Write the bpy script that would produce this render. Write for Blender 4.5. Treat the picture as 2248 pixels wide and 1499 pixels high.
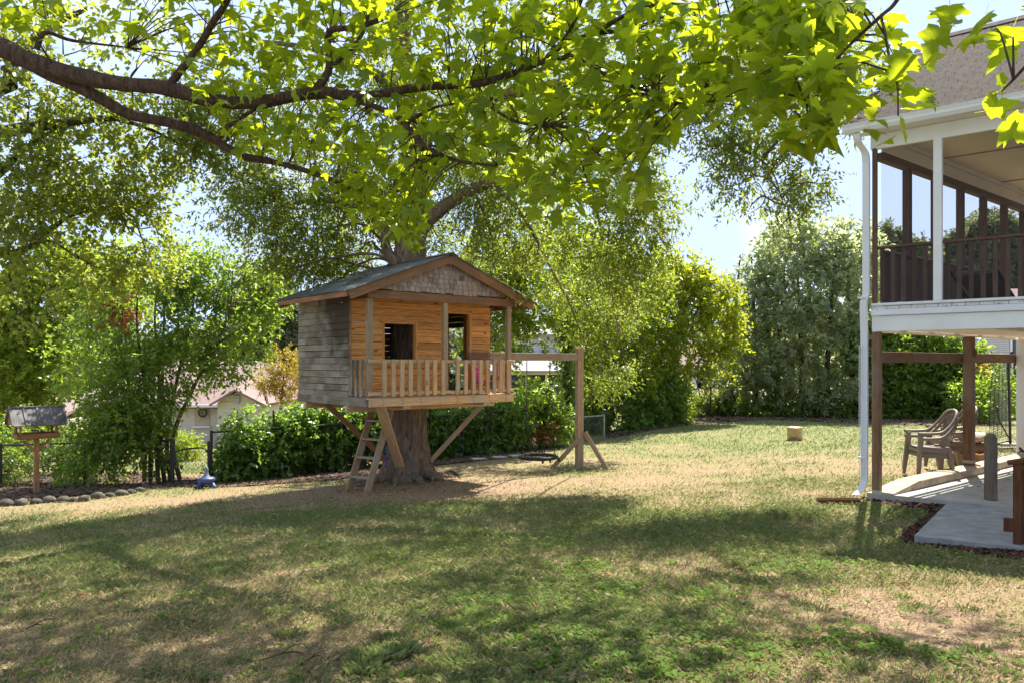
import bpy, math, random
import numpy as np
from mathutils import Vector, Matrix

# ------------------------------------------------------------------ camera, world, sun, exposure
S = bpy.context.scene
for _o in list(S.objects):
    bpy.data.objects.remove(_o)
C = S.collection
random.seed(11)
FPX, CX, HY, H = 1650.0, 1124.0, 797.0, 1.7      # focal length in photo pixels, centre column, horizon row, eye height
cam = bpy.data.cameras.new('camera')
cam.sensor_width = 36.0
cam.lens = FPX / 2248 * 36
cam.shift_y = (HY - 749.5) / 2248
cam.clip_start, cam.clip_end = 0.05, 1000
camo = bpy.data.objects.new('camera', cam)
camo.location = (0, 0, H)
camo.rotation_euler = (math.pi / 2, 0, 0)
C.objects.link(camo)
S.camera = camo

SUN_EL, SUN_AZ = math.radians(57), math.radians(27)   # azimuth clockwise from +Y (straight ahead)
EXPOSURE, SUN_E, SKY_E = 2.85, 2.0, 0.15
w = bpy.data.worlds.new('World')
S.world = w
w.use_nodes = True
nt = w.node_tree
bg = nt.nodes['Background']
sky = nt.nodes.new('ShaderNodeTexSky')
sky.sky_type = 'NISHITA'
sky.sun_disc = False
sky.sun_elevation = SUN_EL
sky.sun_rotation = SUN_AZ
sky.air_density, sky.dust_density, sky.ozone_density = 1.0, 0.6, 1.6
tc = nt.nodes.new('ShaderNodeTexCoord')
mp = nt.nodes.new('ShaderNodeMapping')
mp.inputs['Scale'].default_value = (2.2, 2.2, 5.0)
nz = nt.nodes.new('ShaderNodeTexNoise')
nz.inputs['Scale'].default_value = 2.6
nz.inputs['Detail'].default_value = 5
rp = nt.nodes.new('ShaderNodeValToRGB')
rp.color_ramp.elements[0].position = 0.55
rp.color_ramp.elements[1].position = 0.78
mx = nt.nodes.new('ShaderNodeMix')
mx.data_type = 'RGBA'
nt.links.new(tc.outputs['Generated'], mp.inputs['Vector'])
nt.links.new(mp.outputs['Vector'], nz.inputs['Vector'])
nt.links.new(nz.outputs['Fac'], rp.inputs['Fac'])
nt.links.new(rp.outputs['Color'], mx.inputs[0])
hz = nt.nodes.new('ShaderNodeMix')            # summer haze evens the clear sky out
hz.data_type = 'RGBA'
hz.inputs[0].default_value = 0.98
nt.links.new(sky.outputs['Color'], hz.inputs[6])
hz.inputs[7].default_value = (.69, .85, 1.26, 1)
nt.links.new(hz.outputs[2], mx.inputs[6])
mx.inputs[7].default_value = (1.04, 1.12, 1.25, 1)
nt.links.new(mx.outputs[2], bg.inputs['Color'])
bg.inputs['Strength'].default_value = SKY_E
sd = bpy.data.lights.new('sun', 'SUN')
sd.energy = SUN_E
sd.angle = math.radians(0.55)
sd.color = (1.0, 0.95, 0.86)
so = bpy.data.objects.new('sun', sd)
sdir = Vector((math.cos(SUN_EL) * math.sin(SUN_AZ), math.cos(SUN_EL) * math.cos(SUN_AZ), math.sin(SUN_EL)))
so.rotation_euler = sdir.to_track_quat('Z', 'Y').to_euler()
so.location = sdir * 60
C.objects.link(so)
vs = S.view_settings
vs.view_transform, vs.look, vs.exposure, vs.gamma = 'Standard', 'None', EXPOSURE, 1.0
vs.use_curve_mapping = False
cy = S.cycles
cy.max_bounces, cy.diffuse_bounces, cy.glossy_bounces, cy.transmission_bounces, cy.transparent_max_bounces = 16, 8, 3, 12, 12
cy.use_denoising = True
cy.caustics_reflective = cy.caustics_refractive = False
cy.sample_clamp_indirect = 6.0

# ------------------------------------------------------------------ helpers
def P(px, py, Y):
    """World point seen at photo pixel (px, py) at distance Y ahead."""
    return Vector(((px - CX) / FPX * Y, Y, H - (py - HY) / FPX * Y))

def tag(o, label=None, cat=None, group=None, kind=None):
    if label: o['label'] = label
    if cat: o['category'] = cat
    if group: o['group'] = group
    if kind: o['kind'] = kind
    return o

def thing(name, label, cat, loc=(0, 0, 0), rz=0.0, group=None):
    o = bpy.data.objects.new(name, None)
    o.empty_display_size = 0.2
    o.location = loc
    o.rotation_euler = (0, 0, rz)
    C.objects.link(o)
    return tag(o, label, cat, group)

def link(name, me, mat, parent=None, M=None):
    o = bpy.data.objects.new(name, me)
    C.objects.link(o)
    if parent is not None: o.parent = parent
    if M is not None: o.matrix_basis = M
    if mat is not None and not me.materials: me.materials.append(mat)
    return o

def np_mesh(name, V, F, tint=None, smooth=False, extra=None):
    V = np.ascontiguousarray(V, dtype=np.float32); F = np.ascontiguousarray(F, dtype=np.int32)
    me = bpy.data.meshes.new(name)
    n, k = F.shape
    me.vertices.add(len(V)); me.vertices.foreach_set('co', V.ravel())
    me.loops.add(n * k); me.loops.foreach_set('vertex_index', F.ravel())
    me.polygons.add(n); me.polygons.foreach_set('loop_start', np.arange(n, dtype=np.int32) * k)
    if smooth: me.polygons.foreach_set('use_smooth', np.ones(n, dtype=bool))
    me.update(calc_edges=True)
    if tint is not None:
        a = me.attributes.new('tint', 'FLOAT', 'FACE'); a.data.foreach_set('value', np.ascontiguousarray(tint, dtype=np.float32))
    for kx, v in (extra or {}).items():
        a = me.attributes.new(kx, 'FLOAT', 'POINT'); a.data.foreach_set('value', np.ascontiguousarray(v, dtype=np.float32))
    return me

_cb = {}
def cbox(sx, sy, sz, b=0.004):
    """Box with chamfered edges, centred, cached (44 triangles)."""
    key = (round(sx, 3), round(sy, 3), round(sz, 3), round(b, 4))
    if key in _cb: return _cb[key]
    b = min(b, sx * .4, sy * .4, sz * .4)
    h = (sx / 2, sy / 2, sz / 2)
    V, idx = [], {}
    for x in (-1, 1):
        for y in (-1, 1):
            for z in (-1, 1):
                for ax in range(3):
                    s = (x, y, z)
                    idx[(x, y, z, ax)] = len(V)
                    V.append(tuple(s[i] * (h[i] if i == ax else h[i] - b) for i in range(3)))
    Fc = []
    for ax in range(3):
        o1, o2 = [(1, 2), (2, 0), (0, 1)][ax]
        for s in (-1, 1):
            q = []
            for a, c in ((-1, -1), (1, -1), (1, 1), (-1, 1)):
                t = [0, 0, 0]; t[ax] = s; t[o1] = a; t[o2] = c
                q.append(idx[(*t, ax)])
            Fc.append(q if s > 0 else q[::-1])
    for ax in range(3):                      # edges parallel to ax
        o1, o2 = [(1, 2), (2, 0), (0, 1)][ax]
        for a in (-1, 1):
            for c in (-1, 1):
                lo = [0, 0, 0]; lo[o1] = a; lo[o2] = c
                hi = list(lo); lo[ax] = -1; hi[ax] = 1
                q = [idx[(*lo, o1)], idx[(*hi, o1)], idx[(*hi, o2)], idx[(*lo, o2)]]
                Fc.append(q if a * c < 0 else q[::-1])
    for x in (-1, 1):
        for y in (-1, 1):
            for z in (-1, 1):
                q = [idx[(x, y, z, 0)], idx[(x, y, z, 1)], idx[(x, y, z, 2)]]
                Fc.append(q if x * y * z > 0 else q[::-1])
    me = bpy.data.meshes.new('board')
    me.from_pydata(V, [], Fc); me.update()
    _cb[key] = me
    return me

def frame(ax, side):
    ax = Vector(ax).normalized(); side = Vector(side)
    side = (side - ax * side.dot(ax))
    if side.length < 1e-5: side = ax.orthogonal()
    side.normalize(); th = ax.cross(side)
    return Matrix((ax, side, th)).transposed().to_4x4()

_pm = {}
def plank(name, parent, p0, p1, wd, th, mat, side=(0, 0, 1), b=0.004, roll=0.0):
    """Board from p0 to p1 in the parent's space: wd wide along side, th thick; its own x axis runs along the grain."""
    p0, p1 = Vector(p0), Vector(p1)
    L = (p1 - p0).length
    base = cbox(L, wd, th, b)
    k = (base.name, mat.name)
    if k not in _pm:
        m = base.copy(); m.materials.append(mat); _pm[k] = m
    M = Matrix.Translation((p0 + p1) / 2) @ frame(p1 - p0, side)
    if roll: M = M @ Matrix.Rotation(roll, 4, 'X')
    return link(name, _pm[k], mat, parent, M)

def block(name, parent, c, size, mat, rz=0.0, b=0.004):
    base = cbox(*size, b)
    k = (base.name, mat.name)
    if k not in _pm:
        m = base.copy(); m.materials.append(mat); _pm[k] = m
    return link(name, _pm[k], mat, parent, Matrix.Translation(c) @ Matrix.Rotation(rz, 4, 'Z'))

def poly_prism(name, parent, pts, z0, z1, mat):
    """Vertical prism over a plan polygon (counter-clockwise)."""
    n = len(pts)
    V = [(x, y, z0) for x, y in pts] + [(x, y, z1) for x, y in pts]
    F = [list(range(n))[::-1], [i + n for i in range(n)]] + [[i, (i + 1) % n, (i + 1) % n + n, i + n] for i in range(n)]
    me = bpy.data.meshes.new(name); me.from_pydata(V, [], F); me.update()
    return link(name, me, mat, parent)

def mesh_obj(name, parent, V, F, mat, smooth=False):
    me = bpy.data.meshes.new(name); me.from_pydata([tuple(v) for v in V], [], F); me.update()
    if smooth: me.polygons.foreach_set('use_smooth', [True] * len(F))
    return link(name, me, mat, parent)

def slab_obj(name, parent, quad, thick, mat):
    """Solid plate: quad of 4 points, thickness along its normal (downwards for thick>0)."""
    q = [Vector(v) for v in quad]
    n = (q[1] - q[0]).cross(q[3] - q[0]).normalized() * thick
    V = q + [v - n for v in q]
    F = [[0, 1, 2, 3], [7, 6, 5, 4]] + [[i + 4, (i + 1) % 4 + 4, (i + 1) % 4, i] for i in range(4)]
    return mesh_obj(name, parent, V, F, mat)

def spline(pts, n=5):
    p = np.array([list(q) for q in pts], dtype=float)
    if len(p) < 3: return np.linspace(p[0], p[-1], n + 1)
    q = np.vstack([2 * p[0] - p[1], p, 2 * p[-1] - p[-2]])
    out = []
    for i in range(1, len(q) - 2):
        for t in np.linspace(0, 1, n, endpoint=False):
            a, b_, c, d = q[i - 1], q[i], q[i + 1], q[i + 2]
            out.append(.5 * (2 * b_ + (c - a) * t + (2 * a - 5 * b_ + 4 * c - d) * t * t + (3 * b_ - a - 3 * c + d) * t ** 3))
    out.append(q[-2])
    return np.array(out)

class Tubes:
    """Collects swept tubes into one mesh (quads)."""
    def __init__(self): self.V, self.F, self.n = [], [], 0
    def add(self, pts, rad, seg=6, caps=False):
        p = np.asarray(pts, dtype=float); m = len(p)
        r = np.broadcast_to(np.asarray(rad, dtype=float), (m,)) if np.ndim(rad) == 0 else np.interp(np.linspace(0, 1, m), np.linspace(0, 1, len(rad)), rad)
        t = np.gradient(p, axis=0); t /= np.linalg.norm(t, axis=1)[:, None] + 1e-9
        up = np.array([0.0, 0, 1]) if abs(t[0][2]) < .9 else np.array([1.0, 0, 0])
        a = np.cross(t, up); bad = np.linalg.norm(a, axis=1) < 1e-3; a[bad] = (0, 1, 0)
        a /= np.linalg.norm(a, axis=1)[:, None]; b = np.cross(t, a)
        th = np.arange(seg) / seg * 2 * math.pi
        ring = p[:, None, :] + r[:, None, None] * (np.cos(th)[None, :, None] * a[:, None, :] + np.sin(th)[None, :, None] * b[:, None, :])
        if seg >= 7 and m > 4: ring = p[:, None, :] + (ring - p[:, None, :]) * (1 + .32 * (vnoise(ring * 5.5) - .5) + .22 * (vnoise(ring * 19) - .5))[..., None]
        self.V.append(ring.reshape(-1, 3))
        i = np.arange(m - 1)[:, None] * seg + np.arange(seg)[None, :]
        j = np.arange(m - 1)[:, None] * seg + (np.arange(seg)[None, :] + 1) % seg
        f = np.stack([i, i + seg, j + seg, j], -1).reshape(-1, 4) + self.n
        self.F.append(f)
        if caps and seg == 4:
            self.F.append(np.array([[0, 1, 2, 3], [(m - 1) * seg + k for k in (3, 2, 1, 0)]]) + self.n)
        self.n += m * seg
        return self
    def build(self, name, mat, parent=None, smooth=True, off=None):
        V = np.vstack(self.V)
        if off is not None: V = V - np.array(list(off))
        return link(name, np_mesh(name, V, np.vstack(self.F), smooth=smooth), mat, parent)

def lathe(name, parent, prof, mat, seg=20, loc=(0, 0, 0), smooth=True):
    V, F = [], []
    for r, z in prof:
        for k in range(seg):
            a = 2 * math.pi * k / seg
            V.append((loc[0] + r * math.cos(a), loc[1] + r * math.sin(a), loc[2] + z))
    for i in range(len(prof) - 1):
        for k in range(seg):
            F.append([i * seg + k, i * seg + (k + 1) % seg, (i + 1) * seg + (k + 1) % seg, (i + 1) * seg + k])
    return mesh_obj(name, parent, V, F, mat, smooth)

def hash3(i, j, k):
    n = (i * 374761393 + j * 668265263 + k * 2147483647 + 1274126177) & 0x7fffffff
    n = ((n ^ (n >> 13)) * 1274126177) & 0x7fffffff
    return ((n ^ (n >> 16)) & 0xffff) / 65535.0

def vnoise(p):
    p = np.asarray(p, dtype=float)
    if p.shape[-1] == 2: p = np.concatenate([p, np.zeros(p.shape[:-1] + (1,))], -1)
    i = np.floor(p).astype(np.int64); f = p - i; f = f * f * (3 - 2 * f)
    out = 0
    for dx in (0, 1):
        for dy in (0, 1):
            for dz in (0, 1):
                wgt = (f[..., 0] if dx else 1 - f[..., 0]) * (f[..., 1] if dy else 1 - f[..., 1]) * (f[..., 2] if dz else 1 - f[..., 2])
                out = out + wgt * hash3(i[..., 0] + dx, i[..., 1] + dy, i[..., 2] + dz)
    return out

def fbm(p, o=3):
    p = np.asarray(p, dtype=float); s, a, t = 0, .5, 0
    for k in range(o):
        s = s + a * vnoise(p * 2 ** k + 17.3 * k); t += a; a *= .5
    return s / t

# ------------------------------------------------------------------ materials
def mat_new(name):
    m = bpy.data.materials.new(name); m.use_nodes = True
    n = m.node_tree
    return m, n, n.nodes['Principled BSDF'], n.nodes['Material Output']

def N(n, t, **kw):
    x = n.nodes.new(t)
    for k, v in kw.items():
        if k in x.inputs.keys(): x.inputs[k].default_value = v
        else: setattr(x, k, v)
    return x

def ramp(n, stops):
    r = n.nodes.new('ShaderNodeValToRGB'); e = r.color_ramp.elements
    while len(e) < len(stops): e.new(.5)
    for k, (p, c) in enumerate(stops):
        e[k].position = p; e[k].color = (*c, 1) if len(c) == 3 else c
    return r

def mixc(n, f, a, b, mode='MIX'):
    m = n.nodes.new('ShaderNodeMix'); m.data_type = 'RGBA'; m.blend_type = mode
    for sock, v in ((0, f), (6, a), (7, b)):
        if isinstance(v, (int, float)): m.inputs[sock].default_value = v
        elif isinstance(v, tuple): m.inputs[sock].default_value = (*v, 1)
        else: n.links.new(v, m.inputs[sock])
    return m.outputs[2]

def coords(n, scale=(1, 1, 1), per_object=True, kind='Object'):
    t = n.nodes.new('ShaderNodeTexCoord')
    v = t.outputs[kind]
    if per_object:
        oi = n.nodes.new('ShaderNodeObjectInfo')
        ml = N(n, 'ShaderNodeMath', operation='MULTIPLY'); n.links.new(oi.outputs['Random'], ml.inputs[0]); ml.inputs[1].default_value = 37.0
        ad = N(n, 'ShaderNodeVectorMath', operation='ADD'); n.links.new(v, ad.inputs[0]); n.links.new(ml.outputs[0], ad.inputs[1]); v = ad.outputs[0]
    m = n.nodes.new('ShaderNodeMapping'); m.inputs['Scale'].default_value = scale
    n.links.new(v, m.inputs['Vector'])
    return m.outputs[0]

def plain(name, col, rough=.6, metal=0.0, var=.15, scale=6.0, bump=.0, spec=.4, dirt=None):
    m, n, b, o = mat_new(name)
    v = coords(n)
    nz = N(n, 'ShaderNodeTexNoise', Scale=scale, Detail=6.0); n.links.new(v, nz.inputs['Vector'])
    lo = tuple(c * (1 - var) for c in col); hi = tuple(min(1, c * (1 + var)) for c in col)
    r = ramp(n, [(.3, lo), (.7, hi)]); n.links.new(nz.outputs['Fac'], r.inputs['Fac'])
    col_out = r.outputs[0]
    if dirt:
        n2 = N(n, 'ShaderNodeTexNoise', Scale=scale * 2.7, Detail=8.0, Roughness=.7); n.links.new(v, n2.inputs['Vector'])
        r2 = ramp(n, [(.54, (0, 0, 0)), (.72, (1, 1, 1))]); n.links.new(n2.outputs['Fac'], r2.inputs['Fac'])
        col_out = mixc(n, r2.outputs[0], col_out, dirt)
    n.links.new(col_out, b.inputs['Base Color'])
    b.inputs['Roughness'].default_value = rough; b.inputs['Metallic'].default_value = metal
    b.inputs['Specular IOR Level'].default_value = spec
    if bump:
        bp = N(n, 'ShaderNodeBump', Strength=bump, Distance=.01)
        n3 = N(n, 'ShaderNodeTexNoise', Scale=scale * 9, Detail=4.0); n.links.new(v, n3.inputs['Vector'])
        n.links.new(n3.outputs['Fac'], bp.inputs['Height']); n.links.new(bp.outputs[0], b.inputs['Normal'])
    return m

def wood(name, a, b_, dark, knots=.5, rough=.7, grey=None, stain=None):
    """Sawn board: grain along the object's own x, growth-ring flames, knots, board-to-board variation."""
    m, n, b, o = mat_new(name)
    v = coords(n, (1.0, 1.0, 1.0))
    mp1 = N(n, 'ShaderNodeMapping'); mp1.inputs['Scale'].default_value = (1.1, 16, 16); n.links.new(v, mp1.inputs['Vector'])
    ns = N(n, 'ShaderNodeTexNoise', Scale=1.0, Detail=4.0, Roughness=.6); n.links.new(mp1.outputs[0], ns.inputs['Vector'])
    mw = N(n, 'ShaderNodeMath', operation='MULTIPLY'); n.links.new(ns.outputs['Fac'], mw.inputs[0]); mw.inputs[1].default_value = 34.0
    sn = N(n, 'ShaderNodeMath', operation='SINE'); n.links.new(mw.outputs[0], sn.inputs[0])
    mr = N(n, 'ShaderNodeMapRange'); n.links.new(sn.outputs[0], mr.inputs[0]); mr.inputs[1].default_value = -1
    fine = N(n, 'ShaderNodeTexNoise', Scale=1.0, Detail=3.0)
    mp2 = N(n, 'ShaderNodeMapping'); mp2.inputs['Scale'].default_value = (6, 170, 170); n.links.new(v, mp2.inputs['Vector']); n.links.new(mp2.outputs[0], fine.inputs['Vector'])
    base = mixc(n, mr.outputs[0], a, b_)
    rf = ramp(n, [(.42, (1, 1, 1)), (.62, (.66, .6, .55))]); n.links.new(fine.outputs['Fac'], rf.inputs['Fac'])
    base = mixc(n, .75, base, rf.outputs[0], 'MULTIPLY')
    oi = n.nodes.new('ShaderNodeObjectInfo')
    rr = ramp(n, [(0, (.72, .7, .68)), (.5, (1, 1, 1)), (1, (1.16, 1.1, 1.04))]); n.links.new(oi.outputs['Random'], rr.inputs['Fac'])
    base = mixc(n, 1.0, base, rr.outputs[0], 'MULTIPLY')
    if grey:
        ng = N(n, 'ShaderNodeTexNoise', Scale=2.3, Detail=5.0); n.links.new(v, ng.inputs['Vector'])
        rg = ramp(n, [(.4, (0, 0, 0)), (.66, (1, 1, 1))]); n.links.new(ng.outputs['Fac'], rg.inputs['Fac'])
        base = mixc(n, rg.outputs[0], base, grey)
    if knots:
        mk = N(n, 'ShaderNodeMapping'); mk.inputs['Scale'].default_value = (2.6, 6.5, 3.0); n.links.new(v, mk.inputs['Vector'])
        vo = N(n, 'ShaderNodeTexVoronoi', Scale=1.0); n.links.new(mk.outputs[0], vo.inputs['Vector'])
        rk = ramp(n, [(.05, (1, 1, 1)), (.10, (.55, .55, .55)), (.15, (0, 0, 0))]); n.links.new(vo.outputs['Distance'], rk.inputs['Fac'])
        mk2 = N(n, 'ShaderNodeMath', operation='MULTIPLY'); n.links.new(rk.outputs[0], mk2.inputs[0]); mk2.inputs[1].default_value = knots
        base = mixc(n, mk2.outputs[0], base, dark)
    if stain:
        (sx, sy, sz), rad, scol = stain
        g = n.nodes.new('ShaderNodeNewGeometry')
        d = N(n, 'ShaderNodeVectorMath', operation='DISTANCE'); n.links.new(g.outputs['Position'], d.inputs[0]); d.inputs[1].default_value = (sx, sy, sz)
        nn = N(n, 'ShaderNodeTexNoise', Scale=4.5, Detail=6.0); n.links.new(g.outputs['Position'], nn.inputs['Vector'])
        ma = N(n, 'ShaderNodeMath', operation='MULTIPLY_ADD'); n.links.new(nn.outputs['Fac'], ma.inputs[0]); ma.inputs[1].default_value = 1.5 * rad; n.links.new(d.outputs['Value'], ma.inputs[2])
        rs = N(n, 'ShaderNodeMapRange'); n.links.new(ma.outputs[0], rs.inputs[0]); rs.inputs[1].default_value = 1.45 * rad; rs.inputs[2].default_value = 2.05 * rad; rs.inputs[3].default_value = .9; rs.inputs[4].default_value = 0
        base = mixc(n, rs.outputs[0], base, scol)
    n.links.new(base, b.inputs['Base Color'])
    b.inputs['Roughness'].default_value = rough; b.inputs['Specular IOR Level'].default_value = .25
    bp = N(n, 'ShaderNodeBump', Strength=.35, Distance=.004); n.links.new(fine.outputs['Fac'], bp.inputs['Height']); n.links.new(bp.outputs[0], b.inputs['Normal'])
    return m

def bark(name, a, b_, sc=1.0, moss=None):
    m, n, b, o = mat_new(name)
    v = coords(n, (9 * sc, 9 * sc, 1.6 * sc), False)
    nz = N(n, 'ShaderNodeTexNoise', Scale=2.2, Detail=8.0, Roughness=.65, Distortion=.6); n.links.new(v, nz.inputs['Vector'])
    r = ramp(n, [(.34, a), (.5, tuple((x + y) / 2 for x, y in zip(a, b_))), (.68, b_)]); n.links.new(nz.outputs['Fac'], r.inputs['Fac'])
    col = r.outputs[0]
    if moss:
        v2 = coords(n, (1, 1, 1), False)
        n2 = N(n, 'ShaderNodeTexNoise', Scale=3.0, Detail=7.0); n.links.new(v2, n2.inputs['Vector'])
        r2 = ramp(n, [(.5, (0, 0, 0)), (.7, (1, 1, 1))]); n.links.new(n2.outputs['Fac'], r2.inputs['Fac'])
        col = mixc(n, r2.outputs[0], col, moss)
    n.links.new(col, b.inputs['Base Color'])
    b.inputs['Roughness'].default_value = .9; b.inputs['Specular IOR Level'].default_value = .15
    bp = N(n, 'ShaderNodeBump', Strength=1.0, Distance=.05); n.links.new(nz.outputs['Fac'], bp.inputs['Height']); n.links.new(bp.outputs[0], b.inputs['Normal'])
    return m

def leaf_mat(name, lo, hi, trans, tf=.45, rough=.45, spec=.35, odd=None, spots=False):
    m, n, b, o = mat_new(name)
    at = N(n, 'ShaderNodeAttribute', attribute_name='tint')
    oi = n.nodes.new('ShaderNodeObjectInfo')
    st = [(0.0, lo), (.75, hi)] + ([(.965, hi), (.98, odd)] if odd else [])
    r = ramp(n, st); n.links.new(at.outputs['Fac'], r.inputs['Fac'])
    col = r.outputs[0]; spm = None
    if spots:                                   # brown blemishes and uneven green over the blade
        v = coords(n, (1, 1, 1), True)
        n1 = N(n, 'ShaderNodeTexNoise', Scale=55.0 if spots is True else spots, Detail=4.0); n.links.new(v, n1.inputs['Vector'])
        rs = ramp(n, [(.66, (0, 0, 0)), (.74, (1, 1, 1))]); n.links.new(n1.outputs['Fac'], rs.inputs['Fac']); spm = rs.outputs[0]
        col = mixc(n, spm, col, (.13, .06, .02))
    n.links.new(col, b.inputs['Base Color'])
    b.inputs['Roughness'].default_value = rough; b.inputs['Specular IOR Level'].default_value = spec
    t = n.nodes.new('ShaderNodeBsdfTranslucent')
    r3 = ramp(n, [(0, tuple(c * .62 for c in trans)), (.8, trans)]); n.links.new(at.outputs['Fac'], r3.inputs['Fac'])
    n.links.new(mixc(n, spm, r3.outputs[0], (.16, .06, .01)) if spm else r3.outputs[0], t.inputs['Color'])
    ms = N(n, 'ShaderNodeMixShader'); ms.inputs[0].default_value = tf
    n.links.new(b.outputs[0], ms.inputs[1]); n.links.new(t.outputs[0], ms.inputs[2]); n.links.new(ms.outputs[0], o.inputs['Surface'])
    return m

M_deck = wood('sawn_pine', (.76, .48, .235), (.60, .35, .16), (.08, .04, .02), .7, grey=(.50, .38, .26))
M_front = wood('orange_pine', (.84, .42, .14), (.68, .29, .085), (.10, .035, .012), .9)
M_grey = wood('weathered_board', (.29, .25, .18), (.175, .15, .105), (.05, .042, .03), .5, grey=(.33, .30, .235), stain=((-2.75, 12.5, 2.75), .95, (.045, .032, .018)))
M_brown = wood('brown_timber', (.38, .21, .11), (.28, .145, .07), (.05, .025, .015), .5)
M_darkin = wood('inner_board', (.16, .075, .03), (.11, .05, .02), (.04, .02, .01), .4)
M_fascia = wood('fascia_board', (.38, .20, .105), (.27, .135, .07), (.05, .025, .015), .3, grey=(.2, .11, .065))
M_ladder = wood('ladder_board', (.46, .31, .18), (.35, .22, .12), (.07, .04, .02), .4, grey=(.32, .26, .185))
M_shake = wood('cedar_shake', (.42, .31, .265), (.27, .19, .16), (.1, .06, .05), 0, grey=(.45, .36, .315))
M_shake_new = wood('new_cedar_shake', (.6, .38, .22), (.5, .3, .16), (.2, .1, .05), 0)
M_porchwood = wood('porch_brown_timber', (.15, .09, .065), (.11, .065, .048), (.03, .02, .015), .3)
M_post = wood('porch_post_timber', (.24, .135, .075), (.16, .085, .045), (.05, .03, .02), .5, grey=(.2, .14, .1))
M_greypost = wood('grey_post_timber', (.17, .135, .10), (.11, .085, .065), (.05, .04, .03), .4, grey=(.19, .17, .14))
M_stair = wood('stained_stair_timber', (.14, .055, .024), (.10, .038, .016), (.05, .02, .01), .2)
M_crate = wood('crate_timber', (.42, .23, .12), (.3, .15, .07), (.1, .05, .03), .5)
M_oakbark = bark('oak_bark', (.085, .06, .04), (.36, .255, .175), 1.3, moss=(.17, .135, .10))
M_bark = bark('tree_bark', (.04, .03, .022), (.16, .12, .09), 1.6)
M_palebark = bark('pale_bark', (.12, .095, .07), (.3, .25, .2), 1.4)
M_maplebark = bark('maple_bark', (.05, .032, .024), (.17, .11, .08), 2.2)
M_white = plain('white_paint', (.74, .74, .74), .5, var=.05, scale=3)
M_oldwhite = plain('flaking_white_paint', (.72, .72, .72), .6, var=.08, scale=8, dirt=(.07, .065, .06))
M_metalwhite = plain('white_aluminium', (.70, .71, .74), .4, var=.04, scale=2)
M_ceil = plain('ceiling_board', (.80, .73, .66), .8, var=.05, scale=2)
M_conc = plain('concrete', (.36, .34, .31), .9, var=.18, scale=3.0, bump=.4, dirt=(.24, .22, .2), spec=.06)
M_kerb = plain('tan_concrete', (.40, .33, .25), .9, var=.22, scale=3.5, bump=.4, dirt=(.26, .19, .13), spec=.06)
M_black = plain('black_metal', (.02, .02, .022), .5, var=.2)
M_rope = plain('black_rope', (.022, .021, .02), .8, var=.2)
M_steel = plain('galvanised_steel', (.34, .34, .34), .5, .7, var=.2, scale=9)
M_chain = plain('chain_steel', (.10, .09, .085), .5, .6, var=.3)
M_resin = plain('taupe_resin', (.22, .175, .135), .5, var=.08, scale=4)
M_blue = plain('blue_glaze', (.055, .08, .22), .45, var=.25, scale=9)
M_slate = plain('grey_glaze', (.17, .19, .25), .4, var=.2, scale=9)
M_bluerope = plain('blue_rope', (.06, .07, .2), .8, var=.3, scale=40)
M_greenrope = plain('green_rope', (.01, .2, .1), .8, var=.2)
M_stone = plain('mossy_stone', (.085, .072, .052), .95, var=.5, scale=7, bump=1.0, dirt=(.045, .055, .015))
M_paver = plain('pale_paver', (.42, .40, .37), .9, var=.15)
M_brownplastic = plain('brown_plastic', (.17, .055, .025), .4, var=.2)
M_drum = plain('steel_drum', (.50, .36, .20), .42, .45, var=.2, scale=3)
M_brick = plain('white_brick', (.55, .52, .45), .8, var=.06, scale=10)
M_pinkroof = plain('pinkish_shingle', (.24, .175, .16), .9, var=.16, scale=12, spec=.06)
M_greyroof = plain('pale_grey_roof', (.30, .28, .28), .85, var=.12, scale=10, spec=.06)
M_siding = plain('white_siding', (.56, .54, .53), .7, var=.05, scale=4)
M_trim = plain('pale_green_trim', (.6, .66, .45), .6, var=.05)
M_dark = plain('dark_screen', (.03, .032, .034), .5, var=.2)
M_glass = plain('window_glass', (.06, .08, .1), .1, var=.2)
M_beige = plain('beige_wall', (.46, .38, .28), .8, var=.1)
M_brownwall = plain('brown_panel', (.20, .13, .09), .8, var=.2)
M_shingle = plain('asphalt_shingle', (.085, .07, .058), .95, var=.3, scale=14, bump=.4, spec=.06)
M_pink = None
M_log = bark('log_bark', (.14, .07, .035), (.42, .26, .15), 1.6)
M_wrap = plain('brown_wrap', (.4, .29, .2), .35, var=.3, scale=12, bump=.7)
M_cushion = plain('taupe_cushion', (.17, .13, .105), .9, var=.15, scale=7)
M_batten = plain('ceiling_batten_wood', (.34, .28, .23), .8)
M_towel = plain('blue_towel', (.12, .2, .42), .9, var=.25, scale=30)
M_dishmetal = plain('dish_metal', (.3, .29, .28), .4, .5, var=.3)

def metal_roof():
    m, n, b, o = mat_new('corrugated_metal')
    v = coords(n, (1, 1, 1), True)
    nz = N(n, 'ShaderNodeTexNoise', Scale=2.5, Detail=8.0, Roughness=.7); n.links.new(v, nz.inputs['Vector'])
    r = ramp(n, [(.35, (.115, .118, .122)), (.6, (.235, .238, .245)), (.70, (.26, .2, .16)), (.8, (.13, .075, .045))]); n.links.new(nz.outputs['Fac'], r.inputs['Fac'])
    n.links.new(r.outputs[0], b.inputs['Base Color']); b.inputs['Metallic'].default_value = .45; b.inputs['Roughness'].default_value = .5
    return m
M_metalroof = metal_roof()

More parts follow.
